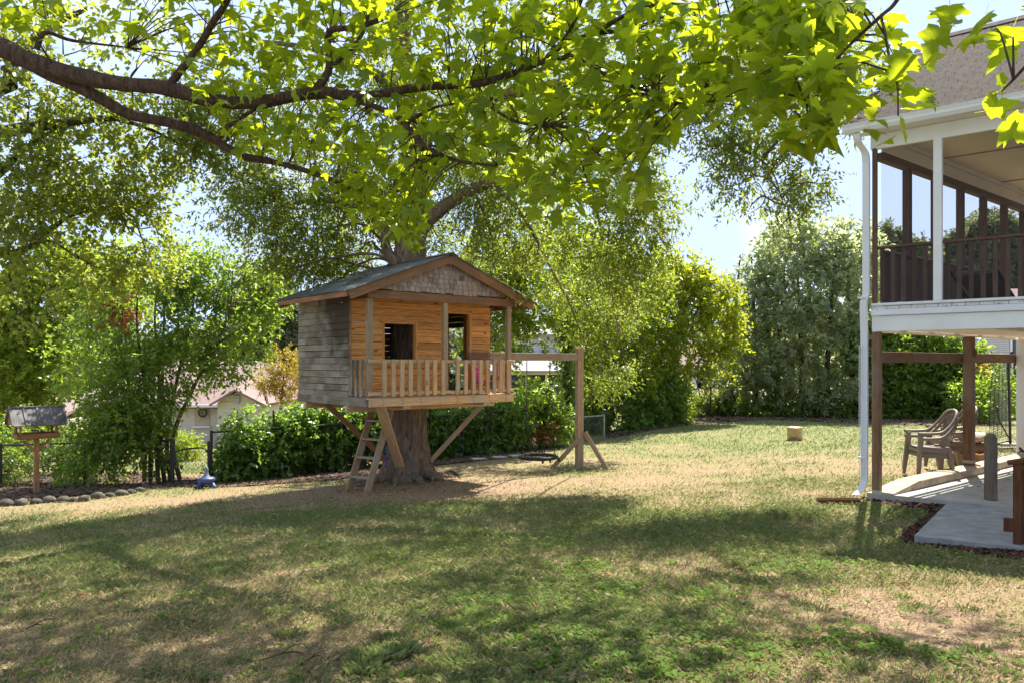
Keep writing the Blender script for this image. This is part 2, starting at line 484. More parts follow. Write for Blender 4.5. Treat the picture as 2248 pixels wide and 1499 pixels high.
def flower_fabric():
    m, n, b, o = mat_new('pink_flower_fabric')
    v = coords(n, (16, 16, 16), False)
    vo = N(n, 'ShaderNodeTexVoronoi', Scale=1.0); n.links.new(v, vo.inputs['Vector'])
    r = ramp(n, [(.25, (.85, .75, .82)), (.33, (.62, .02, .24))]); n.links.new(vo.outputs['Distance'], r.inputs['Fac'])
    n.links.new(r.outputs[0], b.inputs['Base Color']); b.inputs['Roughness'].default_value = .8
    return m
M_pink = flower_fabric()

def screen_mat():
    m, n, b, o = mat_new('insect_screen')
    b.inputs['Base Color'].default_value = (.05, .05, .055, 1); b.inputs['Roughness'].default_value = .8
    t = n.nodes.new('ShaderNodeBsdfTransparent'); ms = N(n, 'ShaderNodeMixShader'); ms.inputs[0].default_value = .13
    n.links.new(t.outputs[0], ms.inputs[1]); n.links.new(b.outputs[0], ms.inputs[2]); n.links.new(ms.outputs[0], o.inputs['Surface'])
    return m
M_screen = screen_mat()

L_maple = leaf_mat('maple_leaf', (0.035, 0.1, 0.012), (0.11, 0.2, 0.02), (0.64, 0.74, 0.02), 0.52, 0.4, 0.3, spots=True)
L_oak = leaf_mat('oak_leaf', (0.06, 0.095, 0.025), (0.13, 0.17, 0.045), (0.48, 0.58, 0.05), 0.47, 0.4, 0.4)
L_left = leaf_mat('left_tree_leaf', (0.07, 0.105, 0.03), (0.17, 0.2, 0.05), (0.56, 0.64, 0.06), 0.48, 0.4, 0.4)
L_privet = leaf_mat('privet_leaf', (0.065, 0.12, 0.028), (0.13, 0.205, 0.04), (0.48, 0.66, 0.05), 0.46, 0.33, 0.5, odd=(.3, .06, .02))
L_ivy = leaf_mat('ivy_leaf', (0.06, 0.12, 0.03), (0.115, 0.21, 0.045), (0.42, 0.62, 0.06), 0.45, 0.33, 0.5)
L_yellow = leaf_mat('yellow_green_leaf', (0.15, 0.185, 0.02), (0.27, 0.29, 0.03), (0.64, 0.72, 0.03), 0.5, 0.5, 0.3)
L_lime = leaf_mat('lime_leaf', (0.09, 0.14, 0.018), (0.17, 0.23, 0.03), (0.52, 0.64, 0.035), 0.48, 0.45, 0.3)
L_ever = leaf_mat('evergreen_leaf', (0.1, 0.145, 0.07), (0.2, 0.245, 0.14), (0.72, 0.8, 0.36), 0.54, 0.28, 0.8)
L_far = leaf_mat('far_leaf', (0.09, 0.115, 0.06), (0.16, 0.18, 0.1), (0.3, 0.34, 0.12), 0.35, 0.6, 0.2)
L_gold = leaf_mat('gold_leaf', (.30, .22, .03), (.45, .33, .05), (.6, .45, .05), .4, .5, .3)
L_dead = leaf_mat('dead_leaf', (.16, .045, .02), (.26, .09, .035), (.3, .09, .03), .3, .6, .2)
L_weed = leaf_mat('weed_leaf', (0.05, 0.115, 0.012), (0.115, 0.195, 0.022), (0.28, 0.42, 0.03), 0.4, 0.6, 0.08)
L_litter = leaf_mat('fallen_leaf', (.2, .11, .05), (.42, .28, .15), (.3, .2, .08), .2, .7, .2)

# ------------------------------------------------------------------ ground
_ctl = [(1124, 1499, 3.95), (0, 1499, 4.05), (2248, 1499, 3.9), (2007, 1197, 7.9), (1905, 1100, 10.3), (2100, 1128, 9.3), (820, 1078, 12.7), (1271, 1028, 15.94),
        (2035, 1044, 12.2), (1745, 966, 20.5), (1700, 915, 29), (1900, 925, 27), (1325, 967, 22), (1100, 1002, 18.7), (560, 1062, 15.8),
        (430, 1066, 15.7), (80, 1083, 15), (0, 1115, 13.3), (0, 1300, 6.56), (700, 1200, 8.3), (1500, 1200, 7.9), (1124, 1100, 11.3), (1560, 940, 24)]
_g = [tuple(P(*q)) for q in _ctl] + [(-2, 14.2, -.5), (0, -6, 0), (-12, -6, -.1), (12, -6, .1), (-14, 32, -1.75), (0, 42, -.9), (15, 42, -.4), (-40, 42, -2.2),
      (40, 42, -.2), (0, 110, -1.4), (-80, 110, -2.5), (80, 110, -.6), (-60, 0, -1.5), (60, 0, .2), (-22, 15, -1.3), (22, 15, -.1), (-8, 23, -1.35)]
_g = np.array(_g, dtype=float)
def _tps(r2): return np.where(r2 > 1e-9, .5 * r2 * np.log(np.maximum(r2, 1e-9)), 0)
_n = len(_g)
_A = np.zeros((_n + 3, _n + 3)); _d2 = ((_g[:, None, :2] - _g[None, :, :2]) ** 2).sum(-1)
_A[:_n, :_n] = _tps(_d2) + np.eye(_n) * .6; _A[:_n, _n] = 1; _A[:_n, _n + 1:] = _g[:, :2]; _A[_n, :_n] = 1; _A[_n + 1:, :_n] = _g[:, :2].T
_w = np.linalg.solve(_A, np.concatenate([_g[:, 2], [0, 0, 0]]))
def gz(x, y):
    x = np.asarray(x, dtype=float); y = np.asarray(y, dtype=float)
    r = np.full(x.shape, _w[_n]) + _w[_n + 1] * x + _w[_n + 2] * y
    for k in range(_n):
        r = r + _w[k] * _tps((x - _g[k, 0]) ** 2 + (y - _g[k, 1]) ** 2)
    return r
def gz1(x, y): return float(gz(np.array([x]), np.array([y]))[0])
def G(px, py, lo=2.5, hi=80):
    """Ground point seen at a photo pixel."""
    Y = np.linspace(lo, hi, 1500); X = (px - CX) / FPX * Y; z = H - (py - HY) / FPX * Y
    d = z - gz(X, Y); i = int(np.argmax(d < 0)) if (d < 0).any() else len(Y) - 1
    return Vector((X[i], Y[i], float(gz(X[i:i + 1], Y[i:i + 1])[0])))

# lawn cover: where grass is green, where it is dry thatch, where bare soil shows
def _blobs(x, y, L):
    s = 0
    for px, py, rx, ry, a in L:
        g = G(px, py); s = s + a * np.exp(-(((x - g.x) / rx) ** 2 + ((y - g.y) / ry) ** 2))
    return s
_GB = [(1250, 1320, 1.0, 1.0, .34), (1000, 1180, 3.2, 1.6, .26), (300, 1170, 2.6, 1.2, .22), (1760, 1130, 1.4, .9, .36), (1480, 1400, .9, .6, .2), (650, 1280, 1.6, .8, .12),
       (1650, 935, 5, 2.6, .42), (1900, 940, 4, 2.5, .42), (1450, 1170, 1.8, 1.2, .22), (900, 1130, 2.5, 1.0, .12),
       (200, 1430, 1.3, .8, -.24), (2000, 1370, .9, .9, -.36), (2150, 1300, .8, .8, -.34), (700, 1420, .9, .5, -.2), (1500, 1010, 3.5, 2.0, -.16), (1900, 1000, 3.0, 1.5, -.10),
       (1700, 1330, .5, .6, -.14), (120, 1110, 3, .7, -.2), (500, 1330, 1.0, .4, -.16), (1050, 1040, 2.2, 2.0, -.22), (430, 1015, 3, 4, .8), (1700, 960, 5, 5, .3), (1250, 990, 3, 2, .12), (1500, 1000, 4, 3, .12)]
_DB = [(880, 1085, 2.0, 1.0, .75), (2080, 1350, .9, .9, .5), (2000, 1420, .7, .6, .38), (600, 1420, .8, .4, .25), (1110, 1062, 1.6, .7, .3), (60, 1440, .6, .4, .28), (1380, 1440, .35, .3, .2), (620, 1085, 2.2, .5, .3), (640, 1260, .4, .2, .35), (1280, 1040, 1.5, .8, .25)]
def cover(x, y):
    p = np.stack([x, y], -1)
    g = .42 + 1.0 * (fbm(p * .75 + 5) - .5) + .75 * (fbm(p * 2.6 + 40) - .5) + _blobs(x, y, _GB)
    d = .08 + .8 * (fbm(p * 1.5 + 80) - .5) + .3 * (fbm(p * 5.5 + 11) - .5) + _blobs(x, y, _DB)
    return np.clip(g, 0, 1), np.clip(d, 0, 1)

u = np.linspace(-1, 1, 321); xs = 110 * np.sinh(4.6 * u) / np.sinh(4.6)
v_ = np.linspace(-.5, 1, 261); ys = 5 + 170 * np.sinh(4.4 * v_) / np.sinh(4.4)
XX, YY = np.meshgrid(xs, ys)
ZZ = gz(XX, YY)
near = np.exp(-(YY / 22) ** 2)
ZZ = ZZ + near * .03 * (fbm(np.stack([XX, YY], -1) * .9) - .5)
gg, dd = cover(XX, YY)
nx, ny = len(xs), len(ys)
ii = (np.arange(ny - 1)[:, None] * nx + np.arange(nx - 1)[None, :]).ravel()
Fg = np.stack([ii, ii + 1, ii + nx + 1, ii + nx], -1)
def ground_mat():
    m, n, b, o = mat_new('lawn_ground')
    ag = N(n, 'ShaderNodeAttribute', attribute_name='green'); ad = N(n, 'ShaderNodeAttribute', attribute_name='dirt')
    v = coords(n, (1, 1, 1), False)
    n1 = N(n, 'ShaderNodeTexNoise', Scale=38.0, Detail=8.0, Roughness=.75); n.links.new(v, n1.inputs['Vector'])
    n2 = N(n, 'ShaderNodeTexNoise', Scale=6.0, Detail=6.0); n.links.new(v, n2.inputs['Vector'])
    rt = ramp(n, [(.34, (.115, .078, .04)), (.46, (.23, .17, .09)), (.56, (.31, .235, .13)), (.66, (.44, .345, .2))]); n.links.new(n1.outputs['Fac'], rt.inputs['Fac'])
    rg = ramp(n, [(.34, (.09, .10, .035)), (.66, (.26, .27, .11))]); n.links.new(n1.outputs['Fac'], rg.inputs['Fac'])
    rd = ramp(n, [(.34, (.14, .085, .055)), (.5, (.27, .18, .12)), (.66, (.44, .31, .21))]); n.links.new(n1.outputs['Fac'], rd.inputs['Fac'])
    ma = N(n, 'ShaderNodeMath', operation='MULTIPLY_ADD'); n.links.new(n2.outputs['Fac'], ma.inputs[0]); ma.inputs[1].default_value = .8; n.links.new(ag.outputs['Fac'], ma.inputs[2])
    mr = N(n, 'ShaderNodeMapRange'); n.links.new(ma.outputs[0], mr.inputs[0]); mr.inputs[1].default_value = .62; mr.inputs[2].default_value = 1.15
    c = mixc(n, mr.outputs[0], rt.outputs[0], rg.outputs[0])
    mb = N(n, 'ShaderNodeMath', operation='MULTIPLY_ADD'); n.links.new(n2.outputs['Fac'], mb.inputs[0]); mb.inputs[1].default_value = .5; n.links.new(ad.outputs['Fac'], mb.inputs[2])
    mq = N(n, 'ShaderNodeMapRange'); n.links.new(mb.outputs[0], mq.inputs[0]); mq.inputs[1].default_value = .45; mq.inputs[2].default_value = .8
    c = mixc(n, mq.outputs[0], c, rd.outputs[0])
    n.links.new(c, b.inputs['Base Color']); b.inputs['Roughness'].default_value = .95; b.inputs['Specular IOR Level'].default_value = .1
    bp = N(n, 'ShaderNodeBump', Strength=.8, Distance=.03); n.links.new(n1.outputs['Fac'], bp.inputs['Height']); n.links.new(bp.outputs[0], b.inputs['Normal'])
    return m
M_ground = ground_mat()
tag(link('ground', np_mesh('ground', np.stack([XX, YY, ZZ], -1).reshape(-1, 3), Fg, smooth=True, extra={'green': gg.ravel(), 'dirt': dd.ravel()}), M_ground), kind='structure',
    label='patchy lawn of green and dry grass falling gently to the left')

# porch footprint (kept clear of grass)
CORN = Vector((4.99, 10.40)); AR, AF = math.radians(51.0), math.radians(129.6)
DR = Vector((math.sin(AR), math.cos(AR))); DF = Vector((math.sin(AF), math.cos(AF)))
SLAB_Z = H - 1.78
def PF(s, t): return CORN + DF * s + DR * t
PADP = [(2007, 1172, 7.93), (2340, 1206, 7.2), (2340, 1110, 9.3), (2081, 1097, 9.86)]
PAD = [((a - CX) / FPX * c, c) for a, b_, c in PADP]
def in_poly(x, y, poly):
    r = np.zeros(x.shape, bool); j = len(poly) - 1
    for i in range(len(poly)):
        xi, yi = poly[i]; xj, yj = poly[j]
        r ^= ((yi > y) != (yj > y)) & (x < (xj - xi) * (y - yi) / (yj - yi + 1e-12) + xi); j = i
    return r
SLABPOLY = [tuple(PF(-.02, -.06)), tuple(PF(5, -.06)), tuple(PF(5, 9)), tuple(PF(-.02, 9))]
MULCH_P = [tuple(G(1880, 1092).xy), tuple(G(1950, 1112).xy), tuple(G(2045, 1128).xy), tuple(G(1985, 1168).xy), tuple(G(1972, 1190).xy), tuple(G(2100, 1214).xy), tuple(G(2330, 1245).xy), (7.5, 7.0), (7, 9.5), tuple(PF(.3, -.02))]
MULCH_L = [tuple(G(-160, 1125).xy), tuple(G(0, 1106).xy), tuple(G(120, 1094).xy), tuple(G(240, 1082).xy), tuple(G(318, 1066).xy), tuple(G(350, 1062).xy), tuple(G(350, 1035).xy), tuple(G(0, 1052).xy), tuple(G(-260, 1060).xy)]
MULCH_H = [tuple(G(350, 1068).xy), tuple(G(470, 1072).xy), tuple(G(620, 1062).xy), tuple(G(760, 1052).xy), tuple(G(960, 1022).xy), tuple(G(1120, 1006).xy), tuple(G(1240, 985).xy), tuple(G(1240, 975).xy), tuple(G(1000, 1000).xy), tuple(G(700, 1035).xy), tuple(G(480, 1050).xy), tuple(G(350, 1050).xy)]
MULCH_B = [tuple(G(1330, 965).xy), tuple(G(1420, 948).xy), tuple(G(1520, 932).xy), tuple(G(1700, 921).xy), tuple(G(1900, 931).xy), tuple(G(2200, 936).xy), tuple(G(2200, 922).xy), tuple(G(1700, 907).xy), tuple(G(1500, 920).xy), tuple(G(1330, 950).xy)]

# grass blades, each a bent two-triangle sliver
rng = np.random.default_rng(5)
def blades(n, ymin, ymax, hmin, hmax, wid, keep, flat=False):
    Y = ymin * (ymax / ymin) ** rng.random(n)
    X = (rng.random(n) * 1.56 - .78) * Y + rng.normal(0, .3, n)
    g, d = cover(X, Y)
    pr = np.clip(.25 + .95 * g, 0, 1) * np.clip(1.12 - 1.25 * d, .03, 1) * keep
    if flat: pr = np.clip(1.15 - g, .2, 1) * keep * np.clip(1.25 - d, .35, 1)
    k = rng.random(n) < pr
    for poly in (SLABPOLY, PAD, MULCH_P, MULCH_L): k &= ~in_poly(X, Y, poly)
    X, Y, g = X[k], Y[k], g[k]; n = len(X)
    if flat: g = g * .3
    Z = gz(X, Y) + .004
    a = rng.random(n) * 2 * math.pi; hh = (hmin + (hmax - hmin) * rng.random(n) ** 1.6) * (.55 + .6 * g); ww = wid * (.6 + .8 * rng.random(n)) * (1 + Y / 16)
    ln = hh * (.35 + 1.1 * rng.random(n)) * (4.5 if flat else 1); lx, ly = np.cos(a) * ln, np.sin(a) * ln
    sx, sy = -np.sin(a) * ww / 2, np.cos(a) * ww / 2
    V = np.empty((n, 4, 3))
    V[:, 0] = np.stack([X - sx, Y - sy, Z], -1); V[:, 1] = np.stack([X + sx, Y + sy, Z], -1)
    V[:, 2] = np.stack([X + lx * .4 + sx * .5, Y + ly * .4 + sy * .5, Z + hh * .72], -1); V[:, 3] = np.stack([X + lx, Y + ly, Z + hh * (1 - .25 * rng.random(n))], -1)
    i = np.arange(n)[:, None] * 4
    F = np.concatenate([i + np.array([[0, 1, 2]]), i + np.array([[0, 2, 3]])], 1).reshape(-1, 3)
    dry = rng.random(n) > (np.clip(.16 + 1.0 * g, .12, .88) if not flat else .03)
    t = np.where(dry, .62 + .38 * rng.random(n), .5 * rng.random(n))
    return V.reshape(-1, 3), F, np.repeat(t, 2)
def tufts(L):
    V, F, T = [], [], []; o_ = 0
    for px, py, rad, n, hh in L:
        g = G(px, py)
        for _ in range(n):
            a = rng.random() * 6.283; q = rad * rng.random() ** .7; x, y = g.x + q * math.cos(a), g.y + q * .8 * math.sin(a); z = g.z; h = hh * (.4 + .7 * rng.random()); l = h * (.3 + .7 * rng.random()); b = a + rng.normal(0, .9); w_ = .0032
            sx, sy = -math.sin(b) * w_, math.cos(b) * w_; lx, ly = math.cos(b) * l, math.sin(b) * l
            V += [(x - sx, y - sy, z), (x + sx, y + sy, z), (x + lx * .4 + sx * .7, y + ly * .4 + sy * .7, z + h * .75), (x + lx, y + ly, z + h * .95)]; F += [(o_, o_ + 1, o_ + 2), (o_, o_ + 2, o_ + 3)]; o_ += 4; t = .05 + .5 * rng.random(); T += [t, t]
    return np.array(V), np.array(F), np.array(T)
TUFT = [(830, 1455, .14, 420, .085), (880, 1440, .10, 240, .08), (800, 1480, .10, 200, .08), (1340, 1400, .10, 160, .06), (1480, 1460, .12, 200, .06), (1120, 1470, .10, 160, .06), (1610, 1340, .12, 160, .06), (1000, 1400, .08, 120, .055), (1760, 1130, .5, 700, .07), (1640, 1140, .3, 260, .05), (1240, 1380, .10, 150, .06), (1950, 1420, .08, 110, .06), (2150, 1440, .06, 80, .06), (1880, 1475, .1, 140, .06), (640, 1400, .1, 120, .05)]
TUFT += [(rng.uniform(0, 2248), 1180 + 320 * rng.random(), .05 + .06 * rng.random(), int(30 + 50 * rng.random()), .045) for _ in range(90)]
def grass_mat():
    m, n, b, o = mat_new('grass_blade')
    at = N(n, 'ShaderNodeAttribute', attribute_name='tint')
    r = ramp(n, [(0, (.13, .175, .05)), (.3, (.20, .24, .075)), (.55, (.28, .30, .11)), (.62, (.21, .155, .085)), (.74, (.35, .27, .14)), (1, (.50, .40, .23))]); n.links.new(at.outputs['Fac'], r.inputs['Fac'])
    n.links.new(r.outputs[0], b.inputs['Base Color']); b.inputs['Roughness'].default_value = .6; b.inputs['Specular IOR Level'].default_value = .25
    t = n.nodes.new('ShaderNodeBsdfTranslucent'); n.links.new(r.outputs[0], t.inputs['Color'])
    ms = N(n, 'ShaderNodeMixShader'); ms.inputs[0].default_value = .4
    n.links.new(b.outputs[0], ms.inputs[1]); n.links.new(t.outputs[0], ms.inputs[2]); n.links.new(ms.outputs[0], o.inputs['Surface'])
    return m
M_grass = grass_mat()
parts = [blades(400000, 3.4, 12.5, .02, .062, .0042, .9), blades(120000, 12.5, 33, .03, .07, .006, .7), blades(170000, 3.4, 17, .006, .022, .0045, .8, True), tufts(TUFT)]
off = 0; Vs, Fs, Ts = [], [], []
for a_, b_, c_ in parts:
    Vs.append(a_); Fs.append(b_ + off); Ts.append(c_); off += len(a_)
tag(link('grass', np_mesh('grass', np.vstack(Vs), np.vstack(Fs), np.concatenate(Ts)), M_grass), kind='stuff', label='short mixed green and dry grass blades over the lawn')

# broad-leaved weeds and clover in patches
def weeds(n):
    out = []
    cen = [(1250, 1250, .5, 4), (1330, 1300, .45, 4), (1120, 1330, .4, 3), (1060, 1380, .35, 2), (1560, 1310, .3, 2), (1420, 1480, .35, 2), (1560, 1480, .5, 2), (1000, 1190, .6, 2), (860, 1230, .4, 1.2), (250, 1150, .8, 2.4),
           (930, 1250, .4, 1), (1700, 1250, .4, 2), (1780, 1240, .3, 1.6), (1300, 1400, .3, 2), (1950, 1430, .3, 1.4), (2100, 1450, .2, 1), (2180, 1210, .2, 1), (1850, 1400, .3, 1), (1200, 1200, .5, 1.6), (1480, 1380, .4, 2), (1660, 1440, .3, 1.5), (1250, 1440, .5, 2.5)]
    wt = np.array([c[3] for c in cen]); wt = wt / wt.sum()
    for c, q in zip(cen, wt):
        g = G(c[0], c[1]); m = int(n * q)
        out.append(np.stack([g.x + rng.standard_t(2.2, m) * c[2] * .5, g.y + rng.standard_t(2.2, m) * c[2] * .42], -1))
    Y = 3.6 * (12 / 3.6) ** rng.random(n // 4); out.append(np.stack([(rng.random(n // 4) * 1.5 - .75) * Y, Y], -1))
    p = np.vstack(out); k = ~in_poly(p[:, 0], p[:, 1], PAD) & ~in_poly(p[:, 0], p[:, 1], MULCH_P); p = p[k]
    V, F, T, o_ = [], [], [], 0
    for x, y in p:
        z = gz1(x, y); a0 = rng.random() * 6.28; t = rng.random(); sc = .6 + .8 * rng.random()
        for j in range(5):
            a = a0 + j * 1.2566 + rng.normal(0, .25); L = .031 * sc * (.7 + .6 * rng.random()); w_ = L * .36; el = .25 + .5 * rng.random(); st = .012 * sc
            d = np.array([math.cos(a), math.sin(a), 0]); s = np.array([-d[1], d[0], 0]); b0 = np.array([x, y, z + .018 * sc + .012 * rng.random()]) + d * st
            V += [b0, b0 + d * L * .5 + s * w_ + (0, 0, L * .5 * el), b0 + d * L + (0, 0, L * el * .6), b0 + d * L * .5 - s * w_ + (0, 0, L * .5 * el)]
            F += [[o_, o_ + 1, o_ + 2], [o_, o_ + 2, o_ + 3]]; o_ += 4; T += [t, t]
    return np.array(V), np.array(F), np.array(T)
V_, F_, T_ = weeds(1700)
tag(link('weeds', np_mesh('weeds', V_, F_, T_), L_weed), kind='stuff', label='low bright green broadleaf weeds scattered through the lawn')

# dry leaves and twigs lying on the lawn
def litter(n, polys=None, L0=.035):
    if polys is None:
        Y = 3.7 * (17 / 3.7) ** rng.random(n); p = np.stack([(rng.random(n) * 1.5 - .75) * Y, Y], -1)
    else: p = polys
    V, F, T, o_ = [], [], [], 0
    for x, y in p:
        z = gz1(x, y) + .012; a = rng.random() * 6.28; L = L0 * (.5 + rng.random()); d = np.array([math.cos(a), math.sin(a), rng.normal(0, .2)]); s = np.array([-d[1], d[0], rng.normal(0, .25)]) * L * .3
        b0 = np.array([x, y, z])
        V += [b0, b0 + d * L * .5 + s + (0, 0, .006), b0 + d * L, b0 + d * L * .5 - s + (0, 0, .008)]; F += [[o_, o_ + 1, o_ + 2], [o_, o_ + 2, o_ + 3]]; o_ += 4; t = rng.random(); T += [t, t]
    return np.array(V), np.array(F), np.array(T)
V_, F_, T_ = litter(3200, L0=.03)
_b = G(890, 1075); _q = np.stack([_b.x + rng.normal(0, 1.6, 1500), _b.y + rng.normal(0, .9, 1500)], -1); V2_, F2_, T2_ = litter(0, _q, .045); V_, F_, T_ = np.vstack([V_, V2_]), np.vstack([F_, F2_ + len(V_)]), np.concatenate([T_, T2_ * .8])
tag(link('fallen_leaves', np_mesh('fallen_leaves', V_, F_, T_), L_litter), kind='stuff', label='small dry fallen leaves strewn over the grass')
for px, py, ln, an, lab in [(600, 1450, .34, .2, 'thin dark twig lying on dry grass near the bottom edge'), (660, 1470, .3, 1.0, 'bent pale twig on dry grass at the bottom edge'), (730, 1462, .16, -.4, 'short forked dark twig beside the bright grass tuft'),
                            (590, 1322, .34, .55, 'thin straight twig on dry grass in the middle of the lawn'), (60, 1385, .18, .6, 'pale short stick on bare soil at the left edge'), (1660, 1112, .5, .3, 'small heap-shaped twiggy stick in the shaded grass below the drain pipe')]:
    g = G(px, py)
    pts = [g + Vector((math.cos(an) * ln * q, math.sin(an) * ln * q + .02 * math.sin(q * 7), .02 + .012 * math.sin(q * 5))) for q in np.linspace(-.5, .5, 6)]
    tb = Tubes().add(spline(pts, 3), [.006, .003], 5)
    tb.add(spline([pts[3], pts[3] + Vector((.06, .05, .03)), pts[3] + Vector((.1, .11, .02))], 3), [.004, .002], 4)
    tag(tb.build('twig', M_bark, off=None), lab, 'twig')
for px, py, lab in [(1985, 1289, 'yellowing curled leaf on sunlit bare soil'), (1622, 1256, 'reddish brown curled leaf on the lawn centre right'), (1765, 1245, 'tan upright curled leaf on the lawn'), (430, 1372, 'pale dry leaf on the dry left lawn'), (180, 1312, 'grey green curled leaf on the left lawn')]:
    g = G(px, py); V = []
    for i in range(5):
        for j in (-1, 0, 1): V.append(g + Vector(((i / 4 - .5) * .09, j * .026 * math.sin(math.pi * (i + .6) / 5.2), .02 + abs(j) * .018 + .01 * math.sin(i))))
    F = [[i * 3 + j, i * 3 + j + 3, i * 3 + j + 4, i * 3 + j + 1] for i in range(4) for j in range(2)]
    tag(mesh_obj('fallen_leaf', None, V, F, L_litter, True), lab, 'leaf')

# mulch: a sheet with loose chips on it
M_mulchL = plain('brown_leaf_mulch', (.12, .075, .05), .95, var=.5, scale=18, bump=.8, dirt=(.22, .14, .095))
M_mulchR = plain('red_bark_mulch', (.085, .04, .026), .95, var=.5, scale=18, bump=.8, dirt=(.15, .075, .045))
def mulch(poly, mat, n, lab, cl, dz=.012):
    p = np.array(poly); lo, hi = p.min(0), p.max(0)
    st = max(.10, math.sqrt((hi - lo).prod() / 2500)); gx, gy = np.meshgrid(np.arange(lo[0], hi[0] + st, st), np.arange(lo[1], hi[1] + st, st))
    ok = in_poly(gx, gy, poly); zz = gz(gx, gy) + dz + .02 * vnoise(np.stack([gx, gy], -1) * 6)
    ok &= ~in_poly(gx, gy, PAD); cells = ok[:-1, :-1] & ok[1:, :-1] & ok[:-1, 1:] & ok[1:, 1:]; nx_ = gx.shape[1]
    i, j = np.nonzero(cells); k = i * nx_ + j
    V = np.stack([gx, gy, zz], -1).reshape(-1, 3); F = np.stack([k, k + 1, k + nx_ + 1, k + nx_], -1)
    x = lo[0] + rng.random(n * 3) * (hi[0] - lo[0]); y = lo[1] + rng.random(n * 3) * (hi[1] - lo[1]); q = in_poly(x, y, poly) & ~in_poly(x, y, PAD) & ~in_poly(x, y, SLABPOLY); x, y = x[q][:n], y[q][:n]; m = len(x)
    z = gz(x, y) + dz + .02; a = rng.random(m) * 6.28; L = cl * (.5 + rng.random(m)); ax = np.stack([np.cos(a), np.sin(a), rng.normal(0, .3, m)], -1) * L[:, None]; s = np.stack([-np.sin(a), np.cos(a), rng.normal(0, .5, m)], -1) * L[:, None] * .22
    b0 = np.stack([x, y, z], -1); W = np.stack([b0 - ax / 2 - s, b0 + ax / 2 - s * .6, b0 + ax / 2 + s, b0 - ax / 2 + s * .7], 1).reshape(-1, 3)
    F2 = np.arange(m * 4).reshape(-1, 4) + len(V)
    tag(link('mulch', np_mesh('mulch', np.vstack([V, W]), np.vstack([F, F2])), mat), kind='stuff', label=lab)
mulch(MULCH_L, M_mulchL, 9000, 'brown leaf mulch in the bed behind the stone edging', .05)
mulch(MULCH_H, M_mulchL, 7000, 'brown leaf litter along the foot of the hedge', .05)
mulch(MULCH_B, M_mulchL, 5000, 'brown leaf litter under the evergreens at the back of the lawn', .08)
mulch(MULCH_P, M_mulchR, 9000, 'red brown bark mulch round the concrete pad', .05, .004)
M_pad = plain('grey_concrete', (.27, .265, .27), .95, var=.22, scale=6.0, bump=.6, dirt=(.17, .165, .165))

# ------------------------------------------------------------------ porch of the house
def Z(rel): return H + rel
def F3(s, t, rel): q = PF(s, t); return Vector((q.x, q.y, H + rel))
porch = thing('porch', 'two storey white screened porch with brown timber posts and shingled roof', 'porch', (CORN.x, CORN.y, SLAB_Z))
def PL(s, t, rel):                     # porch-local point
    q = DF * s + DR * t
    return Vector((q.x, q.y, rel + 1.78))
FX, RX = Vector((*DF, 0)), Vector((*DR, 0))
rzR = math.atan2(DR.y, DR.x)
poly_prism('floor_slab', porch, [tuple(PL(-.04, -.08, 0).xy), tuple(PL(5, -.08, 0).xy), tuple(PL(5, 9, 0).xy), tuple(PL(-.04, 9, 0).xy)][::1], -.30, 0.0, M_conc)
# kerb along the left side: low ramped nose, then two full lengths
kn = [PL(.02, -.07, -1.78), PL(.30, -.07, -1.78), PL(.30, .75, -1.78), PL(.02, .75, -1.78)]
kz = Vector((0, 0, 1))
mesh_obj('kerb', porch, kn + [kn[0] + kz * .03, kn[1] + kz * .02, kn[2] + kz * .12, kn[3] + kz * .12], [[3, 2, 1, 0], [4, 5, 6, 7], [0, 1, 5, 4], [1, 2, 6, 5], [2, 3, 7, 6], [3, 0, 4, 7]], M_kerb)
for a, b_ in ((.754, 2.9), (2.905, 5.0), (5.005, 7.6)):
    plank('kerb', porch, PL(.16, a, -1.78 + .06), PL(.16, b_, -1.78 + .06), .28, .12, M_kerb, side=(RX.cross(Vector((0, 0, 1)))), b=.010)
# lower posts
def post(t, s, z0, z1, sz, mat, name='post', par=porch):
    return plank(name, par, PL(s, t, z0), PL(s, t, z1), sz, sz, mat, side=RX, b=.006)
post(.035, .04, -1.76, .43, .10, M_post)
p2 = post(3.09, .10, -1.66, .43, .14, M_post)
block('post_base', porch, PL(.10, 3.09, -1.60), (.15, .15, .05), M_kerb, rzR)
block('cleat', porch, PL(.19, 3.10, .16), (.05, .04, .09), M_post, rzR)
for k, (a, b_) in enumerate(((-.02, 3.06), (3.075, 5.9))):
    plank('rail', porch, PL(.012 - .0 * k, a, .085), PL(.012, b_, .085), .155, .04, M_post)
col = post(5.56, .16, -1.66, .43, .24, M_white, 'column')
# floor of the upper level, rim beam, sill with dentils
poly_prism('deck_underside', porch, [tuple(PL(.05, .05, 0).xy), tuple(PL(4.9, .05, 0).xy), tuple(PL(4.9, 7.5, 0).xy), tuple(PL(.05, 7.5, 0).xy)], 1.78 + .47, 1.78 + .52, M_ceil)
plank('rim_beam', porch, PL(0, -.01, .54), PL(5, -.01, .54), .21, .045, M_white)
plank('rim_trim', porch, PL(0, -.03, .69), PL(5, -.03, .69), .082, .07, M_metalwhite)
plank('rim_beam', porch, PL(.0, .05, .46), PL(.0, 7.4, .46), .07, .045, M_ceil)
for k in range(3): plank('joist', porch, PL(1.4 + k * 1.3, .1, .45), PL(1.4 + k * 1.3, 7.4, .45), .05, .045, M_ceil)
plank('sill', porch, PL(0, -.02, .80), PL(5, -.02, .80), .035, .10, M_metalwhite)
s = .03
while s < 3.2:                          # row of short flaking trim blocks under the sill
    L = .150
    plank('trim_block', porch, PL(s, -.012, .757), PL(s + L, -.012, .757), .042, .03, M_oldwhite, b=.003)
    s += L + .006
